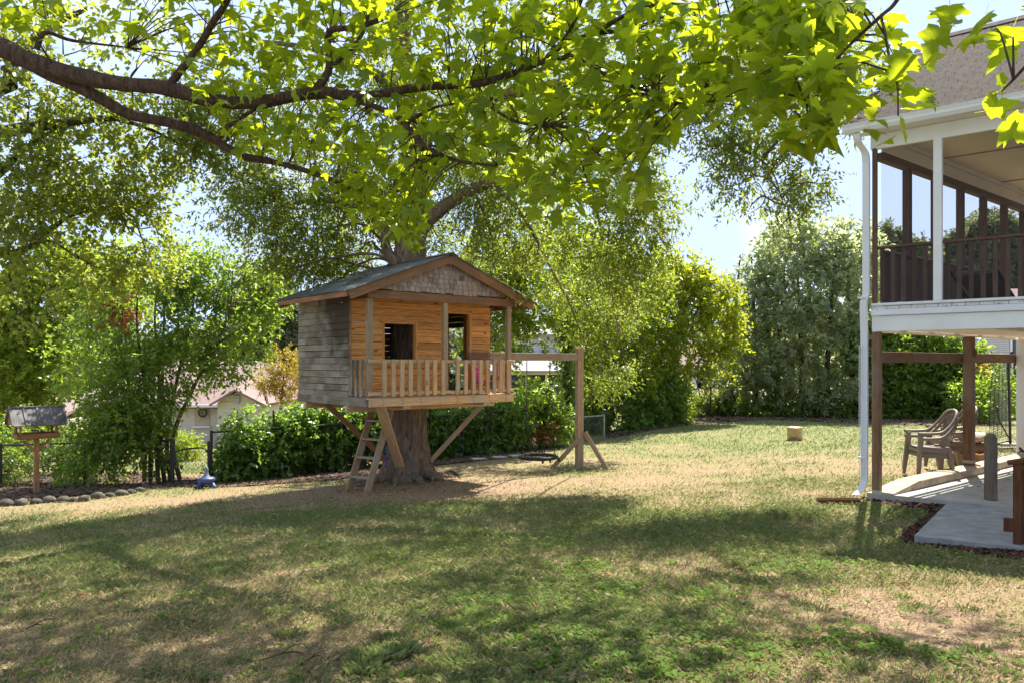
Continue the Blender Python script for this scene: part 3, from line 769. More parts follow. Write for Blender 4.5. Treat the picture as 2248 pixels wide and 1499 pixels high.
# front posts and header
def fpost(s, wd, mat, z0=.82, z1=2.96, t=0.0): return plank('post', porch, PL(s, t, z0), PL(s, t, z1), wd, wd, mat, side=FX, b=.005)
fpost(.03, .06, M_porchwood)
for s_ in (.80, 2.6, 4.4): fpost(s_, .10, M_white)
plank('header', porch, PL(-.02, 0, 3.04), PL(5, 0, 3.04), .20, .06, M_white)
plank('soffit_board', porch, PL(-.2, -.14, 3.155), PL(5, -.14, 3.155), .26, .02, M_white, side=RX)
# gutter: open trough along the eave
def sweep(name, par, prof, a, b_, ux, uz, mat):
    """Profile (x along ux, z along uz) extruded from a to b."""
    V = [a + ux * x + uz * z for x, z in prof] + [b_ + ux * x + uz * z for x, z in prof]; n = len(prof)
    F = [[i, i + 1, n + i + 1, n + i] for i in range(n - 1)] + [list(range(n)), list(range(n, 2 * n))[::-1]]
    return mesh_obj(name, par, V, F, mat)
EO = -.28
sweep('gutter', porch, [(0, .12), (0, 0), (-.07, 0), (-.10, .045), (-.10, .075), (-.12, .12), (-.112, .12), (-.09, .07), (-.09, .05), (-.065, .012), (-.01, .012), (-.01, .12)], PL(-.22, EO, 3.13), PL(5, EO, 3.13), RX, Vector((0, 0, 1)), M_metalwhite)
# downspout with elbows
ds = spline([PL(-.07, EO - .02, 3.12), PL(-.07, EO + .02, 3.02), PL(-.055, -.10, 2.9), PL(-.055, -.06, 2.75)], 4)
def duct(path, wx, wy, ux, uy):
    V, F = [], []
    for p in path:
        for a, c in ((-1, -1), (1, -1), (1, 1), (-1, 1)): V.append(Vector(p) + ux * wx * a / 2 + uy * wy * c / 2)
    n = len(path)
    for i in range(n - 1):
        for k in range(4): F.append([i * 4 + k, i * 4 + (k + 1) % 4, i * 4 + 4 + (k + 1) % 4, i * 4 + 4 + k])
    F += [[3, 2, 1, 0], [4 * n - 4 + k for k in range(4)]]
    return V, F
ux, uy = FX, Vector((0, 0, 1)).cross(FX)
path = list(map(Vector, ds)) + [PL(-.055, -.06, .95), PL(-.075, -.09, .84), PL(-.075, -.09, .70), PL(-.07, -.08, .3), PL(-.07, -.08, -1.62), PL(-.09, -.12, -1.74), PL(-.13, -.20, -1.80)]
V_, F_ = duct(path, .085, .07, ux, uy)
dn = mesh_obj('downspout', porch, V_, F_, M_metalwhite)
for dx in (-.028, 0, .028): plank('downspout_rib', dn, PL(-.085 + dx, -.09 - .044, .25), PL(-.085 + dx, -.09 - .044, -1.55), .012, .006, M_metalwhite, b=.002)
for zz in (.9, -1.3): block('downspout_strap', dn, PL(-.088, -.09, zz) , (.1, .1, .025), M_metalwhite, rzR)
# railing and balusters of the upper level
plank('handrail', porch, PL(.03, .06, 1.59), PL(5, .06, 1.59), .035, .09, M_porchwood)
s = .10
while s < 3.0:
    plank('baluster', porch, PL(s, .06, .80), PL(s, .06, 1.572), .055, .035, M_porchwood, side=FX)
    s += .132
# screened openings (woven mesh, seen through)
for a, b_ in ((.10, .745), (.855, 2.545), (2.655, 4.34)):
    slab_obj('insect_screen', porch, [PL(a, .018, .82), PL(b_, .018, .82), PL(b_, .018, 2.94), PL(a, .018, 2.94)], .002, M_screen)
# left side wall seen from inside: posts, plate, frieze, boarded knee wall
for k in range(7): plank('side_post', porch, PL(.05, .95 + .965 * k, .5), PL(.05, .95 + .965 * k, 2.80), .10, .10, M_porchwood, side=RX)
plank('top_plate', porch, PL(.05, .1, 2.86), PL(.05, 7.4, 2.86), .11, .11, M_porchwood)
plank('frieze', porch, PL(.08, .1, 3.03), PL(.08, 7.4, 3.03), .24, .03, M_ceil)
plank('crown_moulding', porch, PL(.12, .1, 3.12), PL(.12, 7.4, 3.12), .06, .05, M_white)
for k in range(29): plank('knee_board', porch, PL(.10, .16 + .14 * k, .53), PL(.10, .16 + .14 * k, 1.50 if k > 3 else 1.56), .134, .025, M_porchwood, side=RX)
plank('knee_rail', porch, PL(.10, .1, 1.53), PL(.10, 4.2, 1.53), .04, .09, M_porchwood)
poly_prism('deck_floor', porch, [tuple(PL(.05, .08, 0).xy), tuple(PL(4.9, .08, 0).xy), tuple(PL(4.9, 7.5, 0).xy), tuple(PL(.05, 7.5, 0).xy)], 1.78 + .522, 1.78 + .56, M_porchwood)
slab_obj('ceiling', porch, [PL(.05, .04, 3.15), PL(.05, 7.4, 3.15), PL(4.9, 7.4, 3.15), PL(4.9, .04, 3.15)], .02, M_ceil)
for t_ in (2.0, 4.4): plank('ceiling_batten', porch, PL(.1, t_, 3.143), PL(4.9, t_, 3.143), .045, .012, M_batten, side=RX)
for s_ in (1.25, 2.65): plank('ceiling_batten', porch, PL(s_, .1, 3.141), PL(s_, 7.3, 3.141), .045, .012, M_batten, side=FX)
# roof deck, rake trim and shingles in courses
SL = math.atan2(1.95, 2.55 + .28)
US = (RX * math.cos(SL) + Vector((0, 0, math.sin(SL)))).normalized()
NR = FX.cross(US).normalized()
if NR.z < 0: NR = -NR
E0 = PL(-.20, EO - .02, 3.24)
RL = 3.45
rf = mesh_obj('roof', porch, [E0, E0 + FX * 6, E0 + FX * 6 + US * RL, E0 + US * RL, E0 - NR * .06, E0 + FX * 6 - NR * .06, E0 + FX * 6 + US * RL - NR * .06, E0 + US * RL - NR * .06],
              [[0, 1, 2, 3], [7, 6, 5, 4], [0, 4, 5, 1], [1, 5, 6, 2], [2, 6, 7, 3], [3, 7, 4, 0]], M_shingle)
back = mesh_obj('back_slope', porch, [E0 + US * RL, E0 + US * RL + FX * 6, E0 + US * RL + FX * 6 + RX * 3.3 - Vector((0, 0, 2.2)), E0 + US * RL + RX * 3.3 - Vector((0, 0, 2.2))], [[0, 1, 2, 3]], M_shingle)
yv = NR.cross(FX).normalized()
Ms = Matrix((FX, yv, NR)).transposed().to_4x4()
shm = [cbox(.296, .17, .007 + .002 * k, .003).copy() for k in range(3)]
for q in shm: q.materials.append(M_shingle)
rr = random.Random(3); EXP = .128
bulkV, bulkF = [], []
for i in range(27):
    for j in range(-1, 19):
        a = j * .3 + (.15 if i % 2 else 0) + .15
        if a < .0 or a > 5.6: continue
        ctr = E0 + US * (i * EXP + .08) + FX * a + NR * (.010 + rr.random() * .003)
        M = Matrix.Translation(ctr) @ Ms @ Matrix.Rotation(.05, 4, 'X')
        if a < 3.2 : link('shingle', shm[rr.randrange(3)], None, rf, M)
        else:
            o_ = len(bulkV); bulkV += [M @ Vector(c) for c in ((-.148, -.085, .004), (.148, -.085, .004), (.148, .085, .004), (-.148, .085, .004))]; bulkF.append([o_, o_ + 1, o_ + 2, o_ + 3])
tag(mesh_obj('shingle_field', rf, bulkV, bulkF, M_shingle), kind='stuff')
plank('rake_board', porch, E0 - NR * .04 - FX * .0 + US * .0, E0 - NR * .04 + US * RL, .10, .03, M_white, side=NR)
plank('ridge_cap', porch, E0 + US * RL + NR * .02, E0 + US * RL + NR * .02 + FX * 6, .2, .03, M_shingle, side=US)
# house body the porch leans on (beyond the frame)
poly_prism('house_wall', porch, [tuple(PL(5.0, -.5, 0).xy), tuple(PL(9, -.5, 0).xy), tuple(PL(9, 8, 0).xy), tuple(PL(5.0, 8, 0).xy)], -.2, 5.0, M_siding)

# things in and round the porch
pad = poly_prism('concrete_pad', None, [(x, y) for x, y in PAD], SLAB_Z - .18, SLAB_Z - .035, M_pad); tag(pad, kind='structure', label='pale concrete pad in front of the porch slab')
lc = thing('lounge_chair', 'reclining lounge chair with taupe cushion behind the porch railing', 'lounge chair', F3(1.0, 1.3, .56), rzR)
# local: x along R
plank('cushion', lc, (-.65, 0, .68), (.25, 0, .22), .5, .07, M_cushion, side=(0, 1, 0), b=.03)
plank('cushion', lc, (.22, 0, .22), (1.1, 0, .22), .5, .07, M_cushion, side=(0, 1, 0), b=.03)
for y in (-.28, .28):
    tb = Tubes().add([(-.85, y, .78), (-.6, y, .62), (.3, y, .15), (1.15, y, .15)], .018, 6).add([(.1, y, .2), (.3, y, 0.0)], .016, 6).add([(.9, y, .15), (1.0, y, 0)], .016, 6).add([(-.3, y, .44), (-.1, y, .0)], .016, 6)
    tb.build('frame', M_black, lc)
tw = thing('towel', 'small crumpled blue towel at the foot of the lounge chair', 'towel', F3(1.05, 2.35, .82), rzR)
V_ = []
for i in range(9):
    for j in range(7): V_.append(((i / 8 - .5) * .26, (j / 6 - .5) * .22, .10 * math.cos((i / 8 - .5) * 3) * math.cos((j / 6 - .5) * 3) + .025 * math.sin(i * 2.1 + j * 1.7)))
mesh_obj('cloth', tw, V_, [[i * 7 + j, i * 7 + j + 7, i * 7 + j + 8, i * 7 + j + 1] for i in range(8) for j in range(6)], M_towel, True)

# short post on the slab edge, boarded stair side on the pad
pp = P(2175, 1097, 9.80)
sp = thing('bollard_post', 'short weathered square post with chamfered top at the slab edge', 'post', (pp.x, pp.y, SLAB_Z), math.radians(40))
plank('shaft', sp, (0, 0, 0), (0, 0, .82), .118, .118, M_greypost, b=.01)
mesh_obj('cap', sp, [(-.058, -.058, .82), (.058, -.058, .82), (.058, .058, .82), (-.058, .058, .82), (-.03, -.03, .87), (.03, -.03, .87), (.03, .03, .87), (-.03, .03, .87)], [[0, 1, 5, 4], [1, 2, 6, 5], [2, 3, 7, 6], [3, 0, 4, 7], [4, 5, 6, 7]], M_greypost)
g0 = P(2243, 1190, 7.55)
st = thing('stair_side', 'dark brown boarded stair side with a sloping cap on the concrete pad', 'stair', (g0.x, g0.y, SLAB_Z - .035), math.atan2(-.52, .85))
for k in range(9):
    x = .07 + k * .142; zt = .80 + .26 * min(1.3, x)
    plank('board', st, (x, 0, .005), (x, 0, zt), .136, .03, M_stair, side=(1, 0, 0))
plank('newel', st, (-.035, 0.0, .0), (-.035, 0.0, .82), .075, .09, M_stair, side=(1, 0, 0))
plank('cap_rail', st, (-.12, 0, .81), (1.4, 0, 1.20), .15, .035, M_stair, side=(0, 1, 0))
plank('foot_board', st, (-.11, -.04, .12), (-.11, -.04, .26), .09, .03, M_stair, side=(1, 0, 0))
plank('top_rail', st, (.0, -.03, .76), (1.35, -.03, 1.11), .09, .02, M_stair, side=(0, 0, 1))

# resin chairs, stacked in pairs on the grass
def chair_meshes(root):
    def leg(x, y, x1, y1, zt):
        V = []
        for (cx_, cy_, cz, w_) in ((x1, y1, 0, .042), (x, y, zt, .062)):
            for a, c in ((-1, -1), (1, -1), (1, 1), (-1, 1)): V.append((cx_ + a * w_ / 2, cy_ + c * w_ / 2, cz))
        return mesh_obj('leg', root, V, [[0, 1, 5, 4], [1, 2, 6, 5], [2, 3, 7, 6], [3, 0, 4, 7], [3, 2, 1, 0], [4, 5, 6, 7]], M_resin)
    leg(-.24, -.22, -.29, -.28, .62); leg(.24, -.22, .29, -.28, .62); leg(-.21, .2, -.25, .27, .42); leg(.21, .2, .25, .27, .42)
    V = []
    for i in range(7):
        for j in range(7): V.append(((j / 6 - .5) * .47, (i / 6 - .5) * .47, .43 - .035 * (i / 6) - .015 * math.cos((j / 6 - .5) * 3)))
    n = len(V); V += [(x, y, z - .03) for x, y, z in V]
    F = [[i * 7 + j, i * 7 + j + 1, i * 7 + j + 8, i * 7 + j + 7] for i in range(6) for j in range(6)]
    F += [[q + n for q in f[::-1]] for f in F]
    rim = list(range(6)) + [6 + 7 * i for i in range(6)] + [48 - i for i in range(6)] + [42 - 7 * i for i in range(6)]
    F += [[rim[k], rim[k] + n, rim[(k + 1) % 24] + n, rim[(k + 1) % 24]] for k in range(24)]
    mesh_obj('seat', root, V, F, M_resin)
    for x in (-1, 1): plank('apron', root, (x * .235, -.22, .37), (x * .225, .2, .35), .07, .02, M_resin)
    plank('apron', root, (-.23, -.225, .37), (.23, -.225, .37), .07, .02, M_resin)
    for x in (-1, 1):                                # arms sweep back up into the backrest rim
        pts = spline([(x * .27, -.27, .63), (x * .275, -.1, .63), (x * .27, .08, .65), (x * .265, .2, .74), (x * .24, .29, .86), (x * .16, .35, .97), (0, .375, 1.0)], 4)
        Tubes().add(pts, [.028, .026, .024, .024, .02], 6).build('arm', M_resin, root)
    for k in range(7):
        u_ = (k - 3) / 3; top = .97 - .09 * u_ * u_
        plank('slat', root, (u_ * .15, .225, .40), (u_ * .21, .365 - .03 * u_ * u_, top), .030, .012, M_resin, side=(1, 0, 0))
    Tubes().add(spline([(-.2, .25, .5), (0, .275, .52), (.2, .25, .5)], 4), .014, 6).build('back_rail', M_resin, root)
    Tubes().add(spline([(-.235, .3, .80), (-.15, .345, .90), (0, .365, .93), (.15, .345, .90), (.235, .3, .80)], 4), .014, 6).build('back_rail', M_resin, root)
def copy_thing(root, loc, rz, label):
    r = root.copy(); C.objects.link(r); r.location = loc; r.rotation_euler = (0, 0, rz); r['label'] = label
    for ch in [o for o in S.objects if o.parent == root]:
        c = ch.copy(); C.objects.link(c); c.parent = r
    return r
cl = P(2040, 1050, 12.15); cl.z = gz1(cl.x, cl.y)
ch = thing('resin_chair', 'taupe resin armchair left of the brown post, lower one of the stacked pair', 'chair', cl, math.radians(-97), 'taupe resin chairs beside the porch')
chair_meshes(ch)
up = Vector((-.02, -.03, .085))
copy_thing(ch, cl + up, math.radians(-97), 'taupe resin armchair left of the brown post, stacked on top of its pair')
c2 = P(2086, 1046, 12.9); c2.z = gz1(c2.x, c2.y) + .02
copy_thing(ch, c2, math.radians(-95), 'taupe resin armchair partly behind the brown post, lower one of its stacked pair')
copy_thing(ch, c2 + up, math.radians(-95), 'taupe resin armchair partly behind the brown post, stacked on top of its pair')

# crate with wrapped firewood
cc = P(2136, 1020, 13.6); cc.z = gz1(cc.x, cc.y)
cr = thing('planter_crate', 'low raw timber crate holding wrapped logs beside the porch kerb', 'crate', cc, rzR)
for z in (.07, .19):
    for y in (-.24, .24): plank('board', cr, (-.45, y, z), (.45, y, z), .11, .025, M_crate)
    for x in (-.46, .46): plank('board', cr, (x, -.25, z), (x, .25, z), .11, .025, M_crate)
for x in (-.43, .43):
    for y in (-.21, .21): plank('corner_post', cr, (x, y, 0), (x, y, .26), .05, .05, M_crate, side=(1, 0, 0))
plank('bottom_board', cr, (-.44, 0, .03), (.44, 0, .03), .42, .02, M_crate, side=(0, 1, 0))
for (y, z, lab) in ((0.0, .30, 'split log bundle lying in the timber crate'), (.03, .49, 'wrapped log bundle topmost on the timber crate')):
    o = thing('log_bundle', lab, 'firewood', cc + Vector((0, 0, z)), rzR)
    V, F = [], []; K = 14
    for i in range(8):
        for k in range(K):
            a = 2 * math.pi * k / K; r_ = .115 + .012 * math.sin(3 * a + i) + .008 * math.sin(7 * a - i * 2); V.append(((i / 7 - .5) * .72, y + r_ * 1.35 * math.cos(a), r_ * .82 * math.sin(a)))
    for i in range(7):
        for k in range(K): F.append([i * K + k, i * K + (k + 1) % K, (i + 1) * K + (k + 1) % K, (i + 1) * K + k])
    F += [list(range(K)), list(range(7 * K, 8 * K))[::-1]]
    mesh_obj('wrap', o, V, F, M_wrap if z > .4 else M_log, True)
    for k in range(3): Tubes().add([(-.368, y + (k - 1) * .09, .0), (-.362, y + (k - 1) * .09, .0), (.37, y + (k - 1) * .09, .0)], [.05, .05, .05], 10).build('log', M_log, o)
dish = thing('metal_dish', 'small dented metal dish on the porch kerb', 'dish', F3(.2, 3.75, -1.63))
lathe('bowl', dish, [(.0, .005), (.075, .005), (.10, .075), (.112, .078), (.105, .07), (.08, .015), (0, .012)], M_dishmetal, 20)
ln = thing('lizard_figure', 'small dark lizard shaped figure on the kerb by the stair', 'figurine', F3(.25, 5.1, -1.62), rzR)
Tubes().add(spline([(-.16, 0, .12), (-.08, 0, .07), (0, 0, .05), (.1, .02, .03), (.2, -.03, .02)], 4), [.02, .03, .028, .012, .004], 8).build('body', M_black, ln)
for a, c in ((-.06, 1), (-.06, -1), (.05, 1), (.05, -1)): Tubes().add([(a, 0, .05), (a, c * .06, .04), (a + .01, c * .07, 0)], [.012, .008], 5).build('leg', M_black, ln)
# brown drain extension lying in front of the downspout
d0, d1 = P(1793, 1087, 10.35), P(1886, 1093, 10.2); d0.z = gz1(d0.x, d0.y) + .05; d1.z = gz1(d1.x, d1.y) + .05
dt = thing('drain_pipe', 'brown half round drain pipe lying on the grass below the downspout', 'drain pipe', (d0 + d1) / 2)
ax = (d1 - d0) / 2; sd_ = Vector((-ax.y, ax.x, 0)).normalized()
V_, F_ = [], []
for e in (-1, 1):
    for r_ in (.06, .052):
        for k in range(9):
            a = math.pi + math.pi * k / 8; V_.append(ax * e + sd_ * r_ * math.cos(a) + Vector((0, 0, r_ * math.sin(a) + .02)))
for k in range(8): F_ += [[k, k + 1, 18 + k + 1, 18 + k], [9 + k + 1, 9 + k, 27 + k, 27 + k + 1], [k + 1, k, 9 + k, 9 + k + 1], [18 + k, 18 + k + 1, 27 + k + 1, 27 + k]]
F_ += [[0, 18, 27, 9], [8, 17, 35, 26]]
mesh_obj('trough', dt, V_, F_, M_brownplastic)
# steel drum on the lawn
dp = G(1745, 965)
dr = thing('steel_drum', 'shiny tan steel drum standing alone on the far lawn', 'drum', dp)
lathe('body', dr, [(.19, 0), (.2, .01), (.2, .10), (.206, .11), (.2, .12), (.2, .23), (.206, .24), (.2, .25), (.2, .33), (.21, .34), (.205, .35), (.19, .34), (.185, .05), (0, .04)], M_drum, 28)
lathe('lid', dr, [(.19, .325), (.19, .33), (.1, .34), (0, .34)], M_steel, 24)

# sports net with bent pole behind the porch
nb = P(2218, 972, 17.2); nb.z = gz1(nb.x, nb.y)
nt_ = thing('sports_net', 'black practice net on a bent pole beyond the white column', 'net', nb)
PX = lambda px, py: P(px, py, 17.2) - nb
tb = Tubes().add(spline([PX(2218, 972), PX(2216, 880), PX(2214, 800), PX(2222, 772)], 4), .03, 8); tb.build('pole', M_black, nt_)
Tubes().add([PX(2218, 966), PX(2185, 974), PX(2150, 978)], .02, 6).add([PX(2218, 966), PX(2195, 925), PX(2186, 890)], .014, 6).build('base', M_black, nt_)
block('weight', nt_, PX(2212, 975), (.4, .25, .06), M_steel)
tb = Tubes()
for k in range(46):
    y_ = 792 + k * 3.6; x0 = 2181 - 8 * math.sin(k / 45 * 2.4)
    tb.add([PX(x0, y_), PX((x0 + 2217) / 2, y_ + 6), PX(2217, y_ - 2)], .009, 3)
for k in range(6):
    f_ = k / 5; tb.add(spline([PX(2181 + f_ * 36, 792), PX(2175 + f_ * 42, 870), PX(2172 + f_ * 45, 956)], 4), .006, 3)
tag(tb.build('netting', M_rope, nt_), kind='stuff')

# ------------------------------------------------------------------ tree house
TR = Vector((-2.298, 12.0, -.5)); RZ = math.radians(40)
th = thing('tree_house', 'wooden tree house with shingled gable, porch railing and corrugated metal roof', 'tree house', TR, RZ)
jr = random.Random(8)
def j(a): return jr.uniform(-a, a)
W_, D_, WALL, FZ = 3.0, 2.58, .63, 1.64
# girders, joists, deck boards
plank('rim_beam', th, (0, -.02, 1.57), (W_ + .01, -.02, 1.57), .14, .04, M_deck)
plank('rim_beam', th, (-.02, .0, 1.57), (-.02, D_, 1.57), .14, .04, M_grey)
plank('rim_beam', th, (W_ + .02, .0, 1.57), (W_ + .02, D_, 1.57), .14, .04, M_deck)
plank('rim_beam', th, (0.0, D_ + .02, 1.57), (W_, D_ + .02, 1.57), .14, .04, M_deck)
for y in (.64, 2.2): plank('girder', th, (-.06, y, 1.445), (W_ + .06, y, 1.445), .11, .07, M_deck)
for x in (.70, 2.38): plank('girder_end', th, (x, -.05, 1.475), (x, .58, 1.475), .05, .14, M_deck)
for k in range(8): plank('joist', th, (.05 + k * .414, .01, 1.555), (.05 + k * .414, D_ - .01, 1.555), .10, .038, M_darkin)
for k in range(18): plank('floor_board', th, (-.03, .03 + k * .146, 1.63), (W_ + .03, .03 + k * .146, 1.63), .14, .024, M_deck, side=(0, 1, 0))
bolt = cbox(.022, .012, .022, .004).copy(); bolt.materials.append(M_steel)
for x in (.04, .26, .62, .98, 1.36, 1.72, 2.08, 2.44, 2.82):
    for z in (1.54, 1.602): link('bolt', bolt, None, th, Matrix.Translation((x, -.045, z)))
# porch posts and header
for x, y0 in ((.05, .05), (1.52, .05), (2.95, .05)): plank('porch_post', th, (x, y0, 1.645), (x, y0, 3.235), .088, .088, M_ladder, side=(1, 0, 0))
plank('header', th, (.0, .01, 3.305), (W_ + .02, .01, 3.305), .14, .045, M_fascia)
plank('side_header', th, (.02, .05, 3.30), (.02, WALL, 3.30), .12, .04, M_darkin)
plank('side_header', th, (W_ - .02, .05, 3.30), (W_ - .02, WALL, 3.30), .12, .04, M_darkin)
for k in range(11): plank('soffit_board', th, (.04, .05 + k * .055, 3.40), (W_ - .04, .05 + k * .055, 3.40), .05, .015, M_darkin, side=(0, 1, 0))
# front wall boards, cut round the window and the door
WIN, DOOR = (.66, 1.29, 2.22, 2.88), (1.93, 2.48, 1.64, 3.11)
pit = .114
def wall_rows(name, z0, z1, a0, a1, holes, put, mat, gap=.004):
    k = 0
    while z0 + k * pit < z1:
        zc = z0 + (k + .5) * pit
        seg = [(a0, a1)]
        for h0, h1, q0, q1 in holes:
            if q0 - .01 < zc < q1 + .01:
                seg = [x for s_ in seg for x in ((s_[0], min(s_[1], h0)), (max(s_[0], h1), s_[1])) if x[1] - x[0] > .03]
        for s_ in seg: put(name, s_[0], s_[1], zc + j(.002), pit - gap - abs(j(.003)), mat)
        k += 1
wall_rows('wall_board', FZ + .01, 3.40, .02, W_ - .02, [WIN, DOOR], lambda nm, a, b_, z, wd, mt: plank(nm, th, (a, WALL + j(.003), z), (b_ - .002, WALL + j(.003), z), wd, .022, mt), M_front)
wall_rows('wall_board', 1.62, 3.44, WALL - .01, D_ + .02, [], lambda nm, a, b_, z, wd, mt: plank(nm, th, (.0 - j(.003), a, z), (.0 - j(.003), b_, z), wd, .022, mt, roll=.09), M_grey)
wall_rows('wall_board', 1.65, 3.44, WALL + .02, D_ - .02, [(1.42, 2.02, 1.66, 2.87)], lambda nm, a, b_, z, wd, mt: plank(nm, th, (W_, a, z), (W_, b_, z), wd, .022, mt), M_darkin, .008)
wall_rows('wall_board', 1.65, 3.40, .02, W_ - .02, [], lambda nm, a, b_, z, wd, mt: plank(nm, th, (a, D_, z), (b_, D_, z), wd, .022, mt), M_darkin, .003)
for (x0, x1, z0, z1), nm in ((WIN, 'window_frame'), (DOOR, 'door_frame')):
    for x in (x0 - .02, x1 + .02): plank(nm, th, (x, WALL + .03, z0), (x, WALL + .03, z1 + .03), .045, .10, M_front, side=(1, 0, 0))
    plank(nm, th, (x0, WALL + .03, z1 + .02), (x1, WALL + .03, z1 + .02), .04, .10, M_front)
for x, y in ((.05, WALL + .06), (W_ - .06, WALL + .06), (.05, D_ - .06), (W_ - .06, D_ - .06), (W_ - .05, 1.40), (W_ - .05, 2.03)): plank('stud', th, (x, y, 1.645), (x, y, 3.36), .05, .05, M_front, side=(1, 0, 0))
for x in (.66, 1.3, 1.95, 2.5): plank('stud', th, (x, D_ - .05, 1.645), (x, D_ - .05, 3.36), .05, .05, M_darkin, side=(1, 0, 0))
plank('trim_strip', th, (.012, WALL - .018, 1.65), (.012, WALL - .018, 3.3), .03, .02, M_brown, side=(1, 0, 0))
# railing: rails front and sides, balusters
for z, wd in ((2.232, .06), (1.708, .055)):
    plank('rail', th, (.0, -.005, z), (1.60, -.005, z), wd, .038, M_deck)
    plank('rail', th, (1.603, -.005, z - .006), (W_ + .03, -.005, z - .004), wd, .038, M_deck)
    for x in (.0, W_): plank('rail', th, (x, .03, z), (x, WALL - .02, z), wd, .038, M_grey)
for px in (893, 967, 1038, 1108, 1180, 1245, 1310, 1377, 1498, 1563, 1627, 1685, 1742, 1798, 1855, 1915):
    q = (600 + px / 3.747 - CX) / FPX; t_ = (2.298 + 12 * q) / (.766 - .643 * q) + .02
    plank('baluster', th, (t_ + j(.004), -.043, 1.66 + j(.004)), (t_ + j(.006), -.043, 2.262 + j(.004)), .075, .036, M_deck, side=(1, 0, 0))
for y in (.15, .31, .47):
    plank('baluster', th, (-.04, y, 1.66), (-.04, y + j(.008), 2.255), .06, .036, M_grey, side=(0, 1, 0)); plank('baluster', th, (W_ + .04, y, 1.66), (W_ + .04, y, 2.255), .06, .036, M_deck, side=(0, 1, 0))
# gable: backing, barge boards, shakes
RID, EV, OV = (1.5, 4.05), 3.33, .40
SLP = (RID[1] - EV) / (1.5 + OV)
def ztop(x): return RID[1] - SLP * abs(x - 1.5)
for y, m in ((.035, M_fascia), (D_, M_darkin)):
    mesh_obj('gable_panel', th, [(.06, y, 3.37), (2.94, y, 3.37), (1.5, y, ztop(1.5) - .08), (.06, y + .02, 3.37), (2.94, y + .02, 3.37), (1.5, y + .02, ztop(1.5) - .08)], [[0, 1, 2], [5, 4, 3], [0, 3, 4, 1], [1, 4, 5, 2], [2, 5, 3, 0]], m)
for y in (-.14, D_ - .02):
    plank('barge_board', th, (-OV, y, EV - .075), (1.495, y, ztop(1.495) - .075), .14, .035, M_fascia); plank('barge_board', th, (1.505, y, ztop(1.505) - .075), (3 + OV, y, EV - .075), .14, .035, M_fascia)
plank('ridge_beam', th, (1.5, -.165, RID[1] - .11), (1.5, D_ - .03, RID[1] - .11), .14, .045, M_fascia)
plank('gable_seam', th, (1.43, .0, 3.39), (1.43, .0, 3.95), .012, .012, M_brown, side=(1, 0, 0))
z = 3.40; row = 0
while z < 3.93:
    x = .12 + (row % 2) * .04
    while x < 2.88:
        wd = jr.uniform(.075, .125); xm = x + wd / 2
        if ztop(xm) - .10 > z + .06:
            hh = min(.15, ztop(xm) - .09 - z + .04)
            lift = j(.016)
            o = plank('shake', th, (xm, .008 + .0, z + lift - .012 + hh), (xm, -.022, z + lift - .012), wd - .008, .014, M_shake_new if (row == 1 and 1.98 < xm < 2.06) else M_shake, side=(1, 0, 0), b=.002)
        x += wd
    z += .082; row += 1
# roof: corrugated sheets on rafters
def sheet(x0, z0, x1, z1, y0, y1, nm=26):
    V, F = [], []
    for k in range(nm * 2 + 1):
        y = y0 + (y1 - y0) * k / (nm * 2); w_ = .013 * math.sin(k * math.pi * .5)
        for q in range(4):
            f_ = q / 3; V.append((x0 + (x1 - x0) * f_, y, z0 + (z1 - z0) * f_ + w_ + .004 * math.sin(y * 5 + q * 2)))
    for k in range(nm * 2):
        for q in range(3): F.append([k * 4 + q, k * 4 + q + 1, k * 4 + 5 + q, k * 4 + 4 + q])
    return mesh_obj('roof_sheet', th, V, F, M_metalroof, True)
nS = 4; y0, y1 = -.18, D_ + .04
for k in range(nS):
    a, b_ = y0 + (y1 - y0) * k / nS - .02, y0 + (y1 - y0) * (k + 1) / nS + .02
    sheet(-OV - .05, EV + .012 + (k % 2) * .008 - SLP * .05, 1.52, RID[1] + .02 + (k % 2) * .008, a, b_); sheet(3 + OV + .05, EV + .012 + (k % 2) * .008 - SLP * .05, 1.48, RID[1] + .02 + (k % 2) * .008, a, b_)
for k in range(6):
    y = .06 + k * .49
    plank('rafter', th, (-OV + .02, y, EV - .05), (1.47, y, ztop(1.47) - .055), .085, .038, M_brown); plank('rafter', th, (1.53, y, ztop(1.53) - .055), (3 + OV - .02, y, EV - .05), .085, .038, M_brown)
plank('eave_board', th, (-OV - .02, -.11, EV - .055), (-OV - .02, D_ - .04, EV - .055), .085, .022, M_fascia); plank('eave_board', th, (3 + OV + .02, -.11, EV - .055), (3 + OV + .02, D_ - .04, EV - .055), .085, .022, M_fascia)
plank('purlin', th, (-.02, WALL, 3.43), (-.02, D_, 3.43), .1, .03, M_brown)
sweep('ridge_flashing', th, [(-.13, -.045), (0, .006), (.13, -.045), (.12, -.052), (0, -.004), (-.12, -.052)], Vector((1.5, y0 - .02, RID[1] + .035)), Vector((1.5, y1, RID[1] + .035)), Vector((1, 0, 0)), Vector((0, 0, 1)), M_metalroof)
# knee braces
plank('brace', th, (.06, 1.62, 1.50), (1.22, 1.55, .42), .088, .06, M_brown)
plank('brace', th, (2.85, .64, 1.46), (1.98, 1.22, .33), .088, .06, M_ladder)
plank('brace', th, (.22, .06, 1.50), (1.17, 1.02, .34), .09, .04, M_deck, side=(1, -1, .2)); plank('brace', th, (.28, .02, 1.50), (1.23, .98, .34), .09, .04, M_deck, side=(1, -1, .2))
